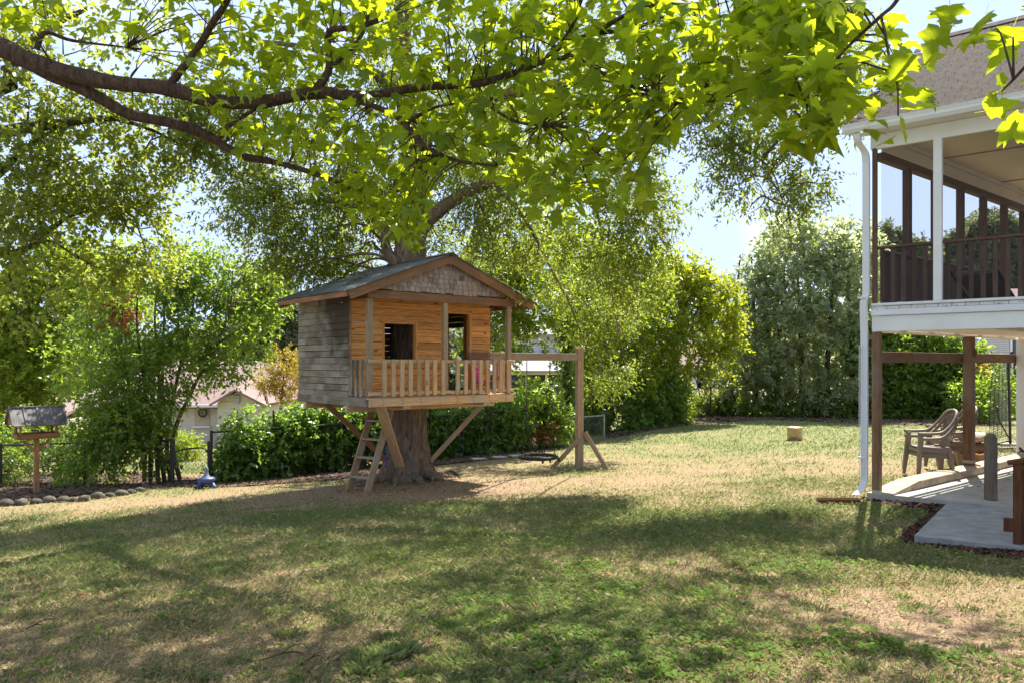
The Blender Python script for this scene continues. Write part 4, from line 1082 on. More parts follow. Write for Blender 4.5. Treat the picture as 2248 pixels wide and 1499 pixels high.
# ladder under the deck: leans inside the front left corner
ld = thing('ladder', 'wooden ladder with flat treads leaning under the tree house deck', 'ladder', TR, RZ)
LA, LB = Vector((.23, 1.10, -.02)), Vector((.27, .54, -.02)); LA1, LB1 = Vector((.70, 1.10, 1.40)), Vector((.74, .54, 1.40))
_la = TR + Matrix.Rotation(RZ, 3, 'Z') @ LA; _lb = TR + Matrix.Rotation(RZ, 3, 'Z') @ LB
LA.z = gz1(_la.x, _la.y) - TR.z - .03; LB.z = gz1(_lb.x, _lb.y) - TR.z - .03
plank('rail', ld, LA, LA1, .12, .038, M_ladder, side=(1, 0, 0)); plank('rail', ld, LB, LB1, .12, .038, M_ladder, side=(1, 0, 0))
for f_ in (.19, .42, .64, .86): plank('tread', ld, LA.lerp(LA1, f_) + Vector((0, -.02, 0)), LB.lerp(LB1, f_) + Vector((0, .02, 0)), .12, .034, M_ladder, side=(1, 0, .0))
# swing frame tied to the house
sf = thing('swing_frame', 'timber swing beam on a tall post with two raking props', 'swing frame', TR, RZ)
BZ = 2.33
plank('beam', sf, (2.42, WALL - .035, BZ), (5.36, WALL - .035, BZ), .15, .04, M_ladder)
plank('bracket', sf, (2.42, WALL - .06, BZ), (2.92, WALL - .06, BZ), .15, .02, M_brown)
for x in (2.46, 2.88):
    for z in (BZ - .04, BZ + .04): link('bolt', bolt, None, sf, Matrix.Translation((x, WALL - .075, z)))
pb = TR + Matrix.Rotation(RZ, 3, 'Z') @ Vector((5.38, WALL, 0)); pz = gz1(pb.x, pb.y) - TR.z
plank('post', sf, (5.365, WALL + .01, pz - .05), (5.365, WALL + .01, 2.52), .10, .09, M_ladder, side=(1, 0, 0)); plank('post', sf, (5.455, WALL + .012, pz - .05), (5.455, WALL + .012, 2.55), .07, .095, M_ladder, side=(1, 0, 0))
Ri = Matrix.Rotation(-RZ, 3, 'Z')
for dx, dy, zt, sx in ((-.56, .16, .62, -.05), (.56, -.24, .74, .1)):
    q = pb + Vector((dx, dy, 0)); q.z = gz1(q.x, q.y); l = Ri @ (q - TR)
    plank('prop', sf, (5.40 + sx, WALL - .06, zt), l, .088, .06, M_ladder)
# saucer swing hanging from the beam
wb = lambda x, z: TR + Matrix.Rotation(RZ, 3, 'Z') @ Vector((x, WALL - .035, z))
ct = (wb(3.88, 0) + wb(4.51, 0)) / 2; ct.z = H - 205 / FPX * ct.y
sw = thing('saucer_swing', 'black web saucer swing hanging on chains from the timber beam', 'swing', ct, RZ)
R_ = .375
ringp = [(R_ * math.cos(a), R_ * math.sin(a), 0) for a in np.linspace(0, 2 * math.pi, 33)]
Tubes().add(ringp, .036, 8).build('ring', M_rope, sw)
tb = Tubes()
for r_ in (.06, .12, .18, .24, .30): tb.add([(r_ * math.cos(a), r_ * math.sin(a), -.05 * (1 - r_ / R_)) for a in np.linspace(0, 2 * math.pi, 25)], .005, 4)
for k in range(16): a = k / 16 * 6.283; tb.add([(0, 0, -.05), (.17 * math.cos(a), .17 * math.sin(a), -.026), (R_ * math.cos(a), R_ * math.sin(a), 0)], .005, 4)
tb.build('web', M_rope, sw)
top = BZ - .08 + TR.z - ct.z
for sx in (-.315, .315):
    mid = top * .42
    for sy in (-1, 1): Tubes().add([(sx * .98, sy * R_ * .46, 0), (sx, sy * .03, mid * .9), (sx, 0, mid)], .009, 6).build('rope', M_rope, sw)
    tb = Tubes(); zc = mid; k = 0
    while zc < top:
        u1, u2 = ((1, 0, 0), (0, 0, 1)) if k % 2 else ((0, 1, 0), (0, 0, 1))
        tb.add([(sx + .016 * math.cos(a) * u1[0], .016 * math.cos(a) * u1[1], zc + .034 * math.sin(a)) for a in np.linspace(0, 6.283, 9)], .006, 4); zc += .05; k += 1
    tb.build('chain', M_chain, sw)
for sx in (-.2, .0, .24): Tubes().add([(sx, -R_ * .9, -.02), (sx + .01, -R_ * .92, -.08)], .022, 6).build('knot', M_rope, sw)
# ropes and straps hanging below the deck
def hang(name, lab, px, y0, y1, Y, r_, mat, cat='rope', knots=0):
    a, b_ = P(px, y0, Y), P(px, y1, Y)
    tb = Tubes().add(spline([a, (a + b_) / 2 + Vector((.008, 0, 0)), b_], 6), r_, 6)
    for k in range(knots): c = a.lerp(b_, (k + .7) / knots); tb.add([c + Vector((0, 0, .02)), c, c - Vector((0, 0, .02))], [r_, r_ * 2, r_], 6)
    tag(tb.build(name, mat), lab, cat)
hang('rope', 'blue knotted rope hanging in front of the oak trunk', 847, 890, 1024, 13.0, .014, M_bluerope, knots=14)
hang('strap', 'thin green cord hanging behind the ladder', 819, 905, 990, 14.2, .008, M_greenrope)
hang('rope', 'black rope hanging under the deck just right of the oak trunk', 943, 893, 940, 14.4, .012, M_rope)
hang('rope', 'black rope below the right knee brace, shorter of the two', 1069, 885, 948, 14.6, .012, M_rope)
hang('rope', 'black rope below the right end of the deck, longer of the two', 1079, 885, 1000, 14.6, .010, M_rope)
# pink child's chair on the tree house porch
pk = thing('camp_chair', "pink flowered child's folding chair on the tree house porch", 'chair', TR + Matrix.Rotation(RZ, 3, 'Z') @ Vector((2.62, .34, 1.645)), RZ + .5)
for k, (a, b_) in enumerate((((-.15, .10, .22), (-.17, .17, .50)), )):
    V = [(-.15, .08, .2), (.15, .08, .2), (.17, .17, .52), (-.17, .17, .52), (-.15, .09, .2), (.15, .09, .2), (.17, .18, .52), (-.17, .18, .52)]
    mesh_obj('backrest', pk, V, [[0, 1, 2, 3], [7, 6, 5, 4], [0, 4, 5, 1], [1, 5, 6, 2], [2, 6, 7, 3], [3, 7, 4, 0]], M_pink)
V = [(-.16, -.16, .24), (.16, -.16, .24), (.15, .09, .2), (-.15, .09, .2), (-.16, -.16, .23), (.16, -.16, .23), (.15, .09, .19), (-.15, .09, .19)]
mesh_obj('seat', pk, V, [[0, 1, 2, 3], [7, 6, 5, 4], [0, 4, 5, 1], [1, 5, 6, 2], [2, 6, 7, 3], [3, 7, 4, 0]], M_pink)
for a, b_ in (((-.17, -.16, 0), (.17, -.16, .23)), ((.17, -.16, 0), (-.17, -.16, .23)), ((-.17, -.16, 0), (-.17, .12, .25)), ((.17, -.16, 0), (.17, .12, .25)), ((-.17, .16, 0), (-.16, -.16, .25)), ((.17, .16, 0), (.16, -.16, .25)), ((-.17, .16, .2), (-.17, .18, .55)), ((.17, .16, .2), (.17, .18, .55))): Tubes().add([a, b_], .008, 6).build('leg', M_black, pk)
# sticks lying on the roof
for (x, y, a, lab) in ((.15, .75, .7, 'forked dead stick lying on the metal roof near its eave'), (.6, 1.2, 1.2, 'thin dead stick lying across the metal roof')):
    zz = ztop(x) + .045; c0, s0 = math.cos(a), math.sin(a)
    L_ = lambda u_: TR + Matrix.Rotation(RZ, 3, 'Z') @ Vector((x + c0 * u_, y + s0 * u_, ztop(x + c0 * u_) + .045))
    tb = Tubes().add(spline([L_(-.3), L_(-.1) + Vector((0, 0, .03)), L_(.1), L_(.32)], 4), [.012, .006], 5).add(spline([L_(-.1), L_(0) + Vector((.05, .05, .06)), L_(.12) + Vector((.1, .1, .05))], 3), [.008, .004], 5)
    tag(tb.build('stick', M_palebark), lab, 'stick')

# ------------------------------------------------------------------ left garden: feeder, stones, ornament, gate, fences
fb = G(80, 1082); fb = P(80, 1082, 15.0); fb.z = gz1(fb.x, fb.y)
bf = thing('bird_feeder', 'wooden roofed bird feeder on a single post in the left bed', 'bird feeder', fb, math.radians(44))
hz = lambda py: H - (py - HY) / FPX * 15.0 - fb.z
plank('post', bf, (0, 0, -.1), (0, 0, hz(963)), .09, .09, M_brown, side=(1, 0, 0))
for s_ in (-1, 1): plank('brace', bf, (s_ * .03, 0, hz(990)), (s_ * .22, 0, hz(965)), .05, .04, M_brown, side=(0, 0, 1))
zt = hz(960)
for y in (-.14, 0, .14): plank('tray_board', bf, (-.34, y, zt), (.34, y, zt), .135, .02, M_brown, side=(0, 1, 0))
for y in (-.22, .22): plank('tray_rim', bf, (-.36, y, zt + .05), (.36, y, zt + .05), .10, .02, M_brown)
for x in (-.36, .36): plank('tray_rim', bf, (x, -.21, zt + .05), (x, .21, zt + .05), .10, .02, M_brown)
for x in (-.31, .31):
    for y in (-.19, .19): plank('roof_post', bf, (x, y, zt + .02), (x, y, hz(925)), .04, .04, M_brown, side=(1, 0, 0))
zr, ze = hz(893), hz(931)
M_fr = wood('feeder_roof_board', (.13, .12, .12), (.08, .075, .075), (.04, .04, .04), .2, grey=(.2, .19, .19))
for s_ in (-1, 1):
    nrm = Vector((0, s_ * (zr - ze), .33)).normalized()
    for k in range(4):
        x = -.345 + k * .23; plank('roof_board', bf, (x, s_ * .005, zr - .005), (x, s_ * .34, ze), .225, .018, M_fr, side=(1, 0, 0))
    for k in range(5): x = -.46 + k * .23; plank('roof_batten', bf, (x, s_ * .01, zr + .012), (x, s_ * .345, ze + .014), .035, .022, M_fr, side=(1, 0, 0))
for x in (-.44, .44): mesh_obj('gable', bf, [(x, -.28, ze + .02), (x, .28, ze + .02), (x, 0, zr - .02), (x + .015, -.28, ze + .02), (x + .015, .28, ze + .02), (x + .015, 0, zr - .02)], [[0, 1, 2], [5, 4, 3], [0, 3, 4, 1], [1, 4, 5, 2], [2, 5, 3, 0]], M_brown)
plank('ridge_cap', bf, (-.47, 0, zr + .015), (.47, 0, zr + .015), .07, .02, M_fr, side=(0, 1, 0))
# stone edging
rs = random.Random(21)
def stone(px, py, wpx, lab):
    g = G(px, py); s_ = wpx / FPX * g.y / 2 * .86
    V, F = [], []; nu, nv = 8, 10; sd_ = rs.random() * 50
    for i in range(nu + 1):
        for k in range(nv):
            a, b_ = math.pi * i / nu, 2 * math.pi * k / nv; d = Vector((math.sin(a) * math.cos(b_), math.sin(a) * math.sin(b_), math.cos(a)))
            r_ = .72 + .5 * float(vnoise(np.array([[d.x * 1.3 + sd_, d.y * 1.3, d.z * 1.3]]))[0]) + .22 * float(vnoise(np.array([[d.x * 3.1 + sd_, d.y * 3.1, d.z * 3.1]]))[0]); V.append(Vector((d.x * s_ * r_, d.y * s_ * .8 * r_, d.z * s_ * .72 * r_)))
    for i in range(nu):
        for k in range(nv): F.append([i * nv + k, (i + 1) * nv + k, (i + 1) * nv + (k + 1) % nv, i * nv + (k + 1) % nv])
    o = mesh_obj('edging_stone', None, V, F, M_stone, True); o.location = g + Vector((0, 0, s_ * .18)); tag(o, lab, 'stone', 'mossy edging stones of the left bed'); return o
SP = [(12, 1110, 36), (47, 1108, 34), (80, 1105, 28), (108, 1102, 32), (138, 1101, 32), (160, 1100, 22), (184, 1099, 30), (215, 1093, 34), (241, 1091, 26), (265, 1087, 32), (288, 1083, 24), (307, 1078, 28), (321, 1070, 24), (-26, 1114, 36)]
ST = ['mossy stone at the left picture edge of the bed edging', 'second mossy stone from the left in the edging', 'mossy stone directly in front of the bird feeder post', 'stone just right of the one before the feeder post', 'rounded mossy stone fifth from the left edge', 'small dark stone squeezed in the middle of the edging', 'flat mossy stone left of the pale round pair', 'large pale round stone, left one of the pair', 'pale round stone, right one of the pair', 'long stone right of the pale round pair', 'small stone third from the right end of the edging', 'tall stone next to the right end of the edging', 'upright end stone where the edging meets the shrub', 'mossy stone outside the left picture edge']
for q, l in zip(SP, ST): stone(*q, l)
# blue ornament
ob = G(453, 1071)
on = thing('garden_ornament', 'blue glazed garden ornament with splayed feet and pointed grey neck', 'ornament', ob, .3)
on.scale = (.86, .86, .92)
lathe('body', on, [(0, .09), (.12, .10), (.19, .16), (.20, .21), (.17, .24), (.1, .25), (0, .25)], M_blue, 18)
lathe('neck', on, [(.11, .24), (.06, .29), (.04, .37), (.05, .42), (.03, .47), (0, .49)], M_slate, 14)
for s_ in (-1, 1): Tubes().add(spline([(s_ * .1, -.02, .13), (s_ * .17, -.1, .06), (s_ * .21, -.17, .02)], 4), [.06, .045, .05], 8).build('foot', M_blue, on)
for s_ in (-1, 1): Tubes().add(spline([(s_ * .08, .05, .12), (s_ * .1, .12, .0)], 3), [.04, .03], 8).build('foot', M_blue, on)
for px, py, lab in ((1052, 1010, 'pale flat paver nearest the oak trunk'), (1098, 1006, 'pale flat paver midway to the swing'), (1136, 1003, 'pale flat paver behind the saucer swing')):
    g = G(px, py); o = link('paver', cbox(.36, .24, .05, .01).copy(), M_paver); o.location = g + Vector((0, 0, .03)); o.rotation_euler = (0, .05, .3); tag(o, lab, 'paver')
# chain-link fences
def fence(name, lab, pts, h, cat='fence', sp=2.2, mesh_step=.10, mat=M_black, sag=0):
    o = thing(name, lab, cat, pts[0])
    Q = [Vector((p[0], p[1], gz1(p[0], p[1]))) - Vector(pts[0]) for p in pts]
    for a, b_ in zip(Q[:-1], Q[1:]):
        L = (b_ - a).length; m = max(1, round(L / sp))
        for k in range(m + 1):
            if k == m and b_ is not Q[-1]: continue
            p = a.lerp(b_, k / m); Tubes().add([p - Vector((0, 0, .1)), p + Vector((0, 0, h + .04))], .03, 7).build('post', mat, o)
        Tubes().add([a + Vector((0, 0, h)), b_ + Vector((0, 0, h))], .022, 7).build('top_rail', mat, o)
        tb = Tubes(); d = (b_ - a) / L; n_ = int((L + h) / mesh_step)
        for k in range(n_):
            s0 = k * mesh_step
            for sg in (1, -1):
                u0, v0, u1, v1 = (s0 - h, 0, s0, h) if sg > 0 else (s0 - h, h, s0, 0)
                if u0 < 0: v0, u0 = v0 + (0 - u0) * sg, 0
                if u1 > L: v1, u1 = v1 - (u1 - L) * sg, L
                if u1 - u0 < .01: continue
                tb.add([a + d * u0 + Vector((0, 0, v0)), a + d * u1 + Vector((0, 0, v1))], .003, 3)
        tag(tb.build('chain_link_mesh', mat, o), kind='stuff')
    return o
gp = lambda px, Y: Vector(((px - CX) / FPX * Y, Y, gz1((px - CX) / FPX * Y, Y)))
fence('chain_link_fence', 'dark chain link fence behind the bird feeder on the left', [gp(-420, 17.0), gp(2, 16.8), gp(376, 16.2)], .95)
fence('chain_link_fence', 'dark chain link fence inside the ivy hedge behind the tree house', [gp(464, 16.3), gp(800, 17.5), gp(1200, 20.5)], 1.1, sp=2.6, mesh_step=.14)
fence('chain_link_fence', 'short rusty chain link fence behind the swing post', [gp(1206, 22.0), gp(1326, 22.3)], .72, mat=M_steel, sp=1.6)
fence('chain_link_fence', 'chain link fence along the shaded back boundary', [gp(1335, 25.5), gp(1560, 29.5), gp(1930, 30.0)], 1.15, sp=2.6, mesh_step=.16)
ga, gb = gp(380, 16.0), gp(458, 16.0)
gt = thing('garden_gate', 'black chain link gate with arched top rail between hedge and shrub', 'gate', ga)
Lg = gb - ga
for f_ in (0.0, 1.0): Tubes().add([Lg * f_ - Vector((0, 0, .05)), Lg * f_ + Vector((0, 0, .92))], .028, 7).build('post', M_black, gt)
arc = spline([Vector((0, 0, .70)) + Lg * .03, Vector((0, 0, .76)) + Lg * .3, Vector((0, 0, .78)) + Lg * .8, Vector((0, 0, .70)) + Lg * .97], 4)
Tubes().add(arc, .02, 7).build('top_rail', M_black, gt); Tubes().add([Lg * .03 + Vector((0, 0, .1)), Lg * .97 + Vector((0, 0, .1))], .016, 6).build('bottom_rail', M_black, gt)
tb = Tubes()
for k in range(-8, 10):
    for sg in (1, -1):
        x0, x1 = k * .09, k * .09 + .62 * 1; L = Lg.length
        z0, z1 = (.1, .72) if sg > 0 else (.72, .1)
        a0, a1 = max(0, x0), min(L, x1)
        if a1 - a0 < .02: continue
        q0 = z0 + (z1 - z0) * (a0 - x0) / .62; q1 = z0 + (z1 - z0) * (a1 - x0) / .62
        tb.add([Lg * (a0 / L) + Vector((0, 0, q0)), Lg * (a1 / L) + Vector((0, 0, q1))], .003, 3)
tag(tb.build('chain_link_mesh', M_black, gt), kind='stuff')

# ------------------------------------------------------------------ neighbouring houses
def gable_roof(par, x0, x1, y0, y1, ze, zr, mat, axis='x', over=.35, name='roof', th_=.12):
    if axis == 'x':
        ym = (y0 + y1) / 2
        q = [[(x0 - over, y0 - over, ze), (x1 + over, y0 - over, ze), (x1 + over, ym, zr), (x0 - over, ym, zr)], [(x1 + over, y1 + over, ze), (x0 - over, y1 + over, ze), (x0 - over, ym, zr), (x1 + over, ym, zr)]]
    else:
        xm = (x0 + x1) / 2
        q = [[(x0 - over, y1 + over, ze), (x0 - over, y0 - over, ze), (xm, y0 - over, zr), (xm, y1 + over, zr)], [(x1 + over, y0 - over, ze), (x1 + over, y1 + over, ze), (xm, y1 + over, zr), (xm, y0 - over, zr)]]
    for k in q: slab_obj(name, par, k, th_, mat)
def hz_at(py, Y): return H - (py - HY) / FPX * Y
YH = 32.0
hx = lambda px: (px - CX) / FPX * YH
wh = thing('white_brick_house', 'white brick neighbour house with pinkish roof beyond the left hedge', 'house', (hx(400), YH, gz1(hx(400), YH)))
def WL(px, py, dy=0): p = P(px, py, YH + dy); return p - wh.location
def wbox(par, name, px0, px1, py0, py1, d0, d1, mat):
    a, b_ = WL(px0, py1), WL(px1, py0)
    return block(name, par, ((a.x + b_.x) / 2, (d0 + d1) / 2, (a.z + b_.z) / 2), (b_.x - a.x, d1 - d0, b_.z - a.z), mat, b=.01)
wbox(wh, 'wall', 120, 500, 888, 1010, 0, 8, M_brick)
wbox(wh, 'gable_wall', 498, 596, 878, 1010, -1.0, 8, M_brick)
e0, e1, rk = WL(496, 877), WL(597, 879), WL(541, 857)
mesh_obj('gable', wh, [(e0.x, -1.0, e0.z), (e1.x, -1.0, e1.z), (rk.x, -1.0, rk.z), (e0.x, -.8, e0.z), (e1.x, -.8, e1.z), (rk.x, -.8, rk.z)], [[0, 1, 2], [5, 4, 3], [0, 3, 4, 1], [1, 4, 5, 2], [2, 5, 3, 0]], M_brick)
zr_, ze_ = WL(300, 792).z, WL(300, 890).z
slab_obj('roof', wh, [(WL(110, 0).x, -.4, ze_), (e0.x, -.4, ze_), (WL(502, 0).x, 4, zr_), (WL(290, 0).x, 4, zr_)], .12, M_pinkroof)
slab_obj('roof', wh, [(WL(502, 0).x, 4, zr_), (WL(612, 0).x, -1.3, WL(0, 881).z), (WL(612, 0).x, 8.5, WL(0, 881).z), (WL(502, 0).x, 4.1, zr_)], .1, M_pinkroof)
slab_obj('roof', wh, [(rk.x, -1.35, rk.z + .12), (WL(606, 0).x, -1.35, WL(0, 884).z), (WL(606, 0).x, 4, WL(0, 884).z), (WL(502, 0).x, 4, zr_ - .05)], .08, M_pinkroof)
slab_obj('roof', wh, [(WL(486, 0).x, -1.35, WL(0, 884).z), (rk.x, -1.35, rk.z + .12), (WL(502, 0).x, 4, zr_ - .05), (WL(486, 0).x, 2, WL(0, 852).z)], .08, M_pinkroof)
for px, nm in ((540, 'vent'),):
    wbox(wh, 'gable_vent', 533, 546, 864, 881, -1.06, -.98, M_steel)
    for k in range(5): a = WL(539.5, 866.5 + k * 3.2); block('louvre', wh, (a.x, -1.08, a.z), (.22, .03, .03), M_siding)
wbox(wh, 'fascia', 388, 500, 886, 892, -.45, -.38, M_white)
rec = wbox(wh, 'window', 427, 461, 895, 935, -.03, .02, M_beige); wbox(wh, 'window_sill', 425, 463, 934, 938, -.12, .03, M_white)
wc = thing('wheel_ornament', 'dark wheel shaped clock hung on the white brick house wall', 'wall ornament', P(445, 905, YH - .15))
Tubes().add([(.17 * math.cos(a), 0, .17 * math.sin(a)) for a in np.linspace(0, 6.283, 25)], .035, 8).build('rim', M_black, wc); Tubes().add([(0, -.02, -.13), (0, -.02, .1)], .012, 5).add([(-.1, -.02, 0), (.08, -.02, .03)], .012, 5).build('hands', M_black, wc)
Tubes().add([(0, .0, 0), (0, .03, 0)], [.15, .15], 20).build('dial', M_siding, wc)
wbox(wh, 'chimney', 521, 548, 797, 822, 3.4, 4.6, M_siding)
lw = [(150, 214, 915, 975, M_beige), ]
wbox(wh, 'wing_wall', 126, 215, 912, 985, -2.4, -.05, M_beige); wbox(wh, 'wing_panel', 134, 172, 938, 958, -2.46, -2.39, M_brownwall); wbox(wh, 'wing_window', 152, 166, 918, 934, -2.46, -2.39, M_glass); wbox(wh, 'wing_window', 84, 112, 930, 950, -2.46, -2.39, M_white)
slab_obj('wing_roof', wh, [(WL(66, 0).x, -2.8, WL(0, 905).z), (WL(220, 0).x, -2.8, WL(0, 905).z), (WL(200, 0).x, .4, WL(0, 868).z), (WL(100, 0).x, .4, WL(0, 868).z)], .1, M_pinkroof)
# grey roofed house with screened porch
YG = 36.0
gh = thing('grey_roof_house', 'grey roofed house with dark screened porch beyond the hedge by the swing', 'house', ((1180 - CX) / FPX * YG, YG, gz1(1.2, YG)))
def gbox(name, px0, px1, py0, py1, d0, d1, mat):
    a, b_ = P(px0, py1, YG) - gh.location, P(px1, py0, YG) - gh.location
    return block(name, gh, ((a.x + b_.x) / 2, (d0 + d1) / 2, (a.z + b_.z) / 2), (b_.x - a.x, d1 - d0, b_.z - a.z), mat, b=.01)
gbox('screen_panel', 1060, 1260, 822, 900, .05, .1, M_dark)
gbox('fascia', 1050, 1266, 811, 822, -.12, .0, M_trim)
for px in (1100, 1155.5, 1199, 1250): gbox('porch_post', px - 2, px + 2, 822, 900, -.1, .03, M_trim)
gbox('window', 1126, 1140, 826, 842, -.02, .04, M_glass)
a, b_ = P(1046, 813, YG) - gh.location, P(1270, 788, YG) - gh.location
slab_obj('roof', gh, [(a.x, -.3, a.z), (b_.x, -.3, a.z), (b_.x, 3.6, b_.z + .35), (a.x, 3.6, b_.z + .35)], .12, M_greyroof)
gbox('upper_wall', 1110, 1260, 726, 806, 3.6, 8, M_siding)
gbox('window', 1196, 1212, 752, 774, 3.52, 3.6, M_glass); gbox('window_frame', 1194, 1214, 762, 764, 3.48, 3.53, M_white); gbox('window', 1140, 1156, 752, 774, 3.52, 3.6, M_glass)
gable_roof(gh, (P(1106, 0, YG) - gh.location).x, (P(1264, 0, YG) - gh.location).x, 3.6, 8, hz_at(728, YG) - gh.location.z, hz_at(700, YG) - gh.location.z, M_greyroof)
# pale house mostly hidden behind the yellow-green tree
YP = 44.0
ph = thing('pale_house', 'pale house glimpsed behind the yellow green tree', 'house', ((1460 - CX) / FPX * YP, YP, gz1(9, YP)))
a, b_ = P(1395, 910, YP) - ph.location, P(1530, 800, YP) - ph.location
block('wall', ph, ((a.x + b_.x) / 2, 3, b_.z / 2), (b_.x - a.x, 6, b_.z), M_siding, b=.01)
gable_roof(ph, a.x, b_.x, 0, 6, b_.z, hz_at(735, YP) - ph.location.z, M_pinkroof)
for px in (1425, 1470, 1505): q = P(px, 850, YP) - ph.location; block('window', ph, (q.x, -.02, q.z), (.8, .06, 1.1), M_glass, b=.01)
# white siding house seen under the porch
YS = 34.0
sh = thing('white_siding_house', 'white clapboard house seen under the porch deck', 'house', ((2180 - CX) / FPX * YS, YS, gz1(21, YS)))
def sbox(name, px0, px1, py0, py1, d0, d1, mat):
    a, b_ = P(px0, py1, YS) - sh.location, P(px1, py0, YS) - sh.location
    return block(name, sh, ((a.x + b_.x) / 2, (d0 + d1) / 2, (a.z + b_.z) / 2), (b_.x - a.x, d1 - d0, b_.z - a.z), mat, b=.01)
sbox('wall', 2120, 2330, 690, 900, .06, 6, M_siding)
for k in range(11): sbox('clapboard', 2120, 2216, 742.5 + k * 4.4, 746.5 + k * 4.4, -.01 + .01 * (k % 2), .05, M_siding)
sbox('corner_board', 2217, 2222, 690, 900, -.02, .06, M_white); sbox('window', 2226, 2245, 745, 780, .0, .07, M_glass)
gable_roof(sh, (P(2115, 0, YS) - sh.location).x, (P(2335, 0, YS) - sh.location).x, 0, 6, hz_at(690, YS) - sh.location.z, hz_at(620, YS) - sh.location.z, M_pinkroof)
sd_ = thing('deck_railing', 'black baluster deck railing in front of the white clapboard house', 'railing', ((2180 - CX) / FPX * 32.5, 32.5, gz1(20.8, 32.5)))
DQ = lambda px, py: P(px, py, 32.5) - sd_.location
for py in (793, 830): plank('rail', sd_, DQ(2120, py), DQ(2230, py), .06, .05, M_black)
for k in range(16): plank('baluster', sd_, DQ(2124 + k * 6.8, 832), DQ(2124 + k * 6.8, 792), .035, .035, M_black, side=(1, 0, 0))
for px in (2121, 2175, 2229): plank('post', sd_, DQ(px, 905), DQ(px, 788), .09, .09, M_black, side=(1, 0, 0))
# overhead wires far left
for k, (y0_, y1_, lab) in enumerate(((776, 774, 'topmost thin overhead wire left of the tree house'), (808, 806, 'upper wire of the lower pair left of the tree house'), (817, 818, 'lowest overhead wire left of the tree house'))):
    tb = Tubes().add(spline([P(-300, y0_ - 30, 55), P(500, y0_ + 1, 55), P(620, y1_, 55), P(1100, y1_ - 12, 55)], 6), .022, 5); tag(tb.build('power_line', M_black), lab, 'wire')

# ------------------------------------------------------------------ vegetation
def leaves(clumps, dens, LL, LW, seed, k=8, tl=.32, droop=.25, gap=.36, gfreq=.9, shell=2.4, tbias=0.0, up=.75):
    """Leafy twigs through ellipsoidal clumps; dens = leaves per m3-ish of clump cross-section. Returns V, F, tint."""
    r_ = np.random.default_rng(seed); B, D, TT = [], [], []
    for c in clumps:
        x, y, z, rx, ry, rz = c[:6]; m = max(3, int(dens * (c[6] if len(c) > 6 else 1) * (rx * ry * rz) ** (2 / 3) / k))
        d = r_.normal(size=(m, 3)); d /= np.linalg.norm(d, axis=1)[:, None]
        u_ = r_.random(m) ** (1 / shell); rad = 1 + .45 * (vnoise(d * 1.9 + seed + x) - .5) * 2
        b = np.array([x, y, z]) + d * (u_ * rad)[:, None] * np.array([rx, ry, rz])
        B.append(b); D.append(d); TT.append(np.full(m, r_.normal(0, .12)))
    B, D, TT = np.vstack(B), np.vstack(D), np.concatenate(TT)
    keep = vnoise(B * gfreq * 2.2 + seed * 3.1) + .35 * vnoise(B * gfreq * 6 + 9) > gap + .17
    B, D, TT = B[keep], D[keep], TT[keep]; m = len(B)
    td = D * .6 + r_.normal(0, .55, (m, 3)); td[:, 2] -= droop; td /= np.linalg.norm(td, axis=1)[:, None]
    TL = tl * (.6 + .8 * r_.random(m))
    f = (np.arange(k) + .5) / k
    b = (B[:, None, :] + td[:, None, :] * (f[None, :] * TL[:, None])[..., None]).reshape(-1, 3)
    n = m * k; t3 = np.repeat(td, k, 0)
    side = np.cross(t3, r_.normal(size=(n, 3))); side /= np.linalg.norm(side, axis=1)[:, None] + 1e-9
    ax = t3 * .55 + side * .75 + r_.normal(0, .25, (n, 3)); ax[:, 2] -= droop * .6; ax /= np.linalg.norm(ax, axis=1)[:, None]
    nr = r_.normal(0, .6, (n, 3)); nr[:, 2] += up
    s = np.cross(ax, nr); s /= np.linalg.norm(s, axis=1)[:, None] + 1e-9; nn = np.cross(s, ax)
    L = (LL * (.6 + .7 * r_.random(n)))[:, None]; Wd = L * LW / LL * .5
    V = np.empty((n, 4, 3)); V[:, 0] = b; V[:, 1] = b + ax * L * .45 + s * Wd + nn * Wd * .35; V[:, 2] = b + ax * L; V[:, 3] = b + ax * L * .45 - s * Wd + nn * Wd * .35
    i = np.arange(n)[:, None] * 4; F = np.concatenate([i + np.array([[0, 1, 2]]), i + np.array([[0, 2, 3]])], 1).reshape(-1, 3)
    tt = np.clip(.42 + tbias + np.repeat(TT + r_.normal(0, .1, m), k) + r_.normal(0, .17, n), 0, .96); odd = r_.random(n) < .004; tt[odd] = 1.0
    return V.reshape(-1, 3), F, np.repeat(tt, 2)

def pc(L, ry=None, sy=1.0, sq=1.0):
    """Clumps given as photo pixel, distance and radius -> world ellipsoids."""
    out = []
    for q in L:
        p = P(q[0], q[1], q[2]); r_ = q[3]; out.append((p.x, p.y, p.z, r_, (ry or r_) * sy, r_ * sq, q[4] if len(q) > 4 else 1))
    return out

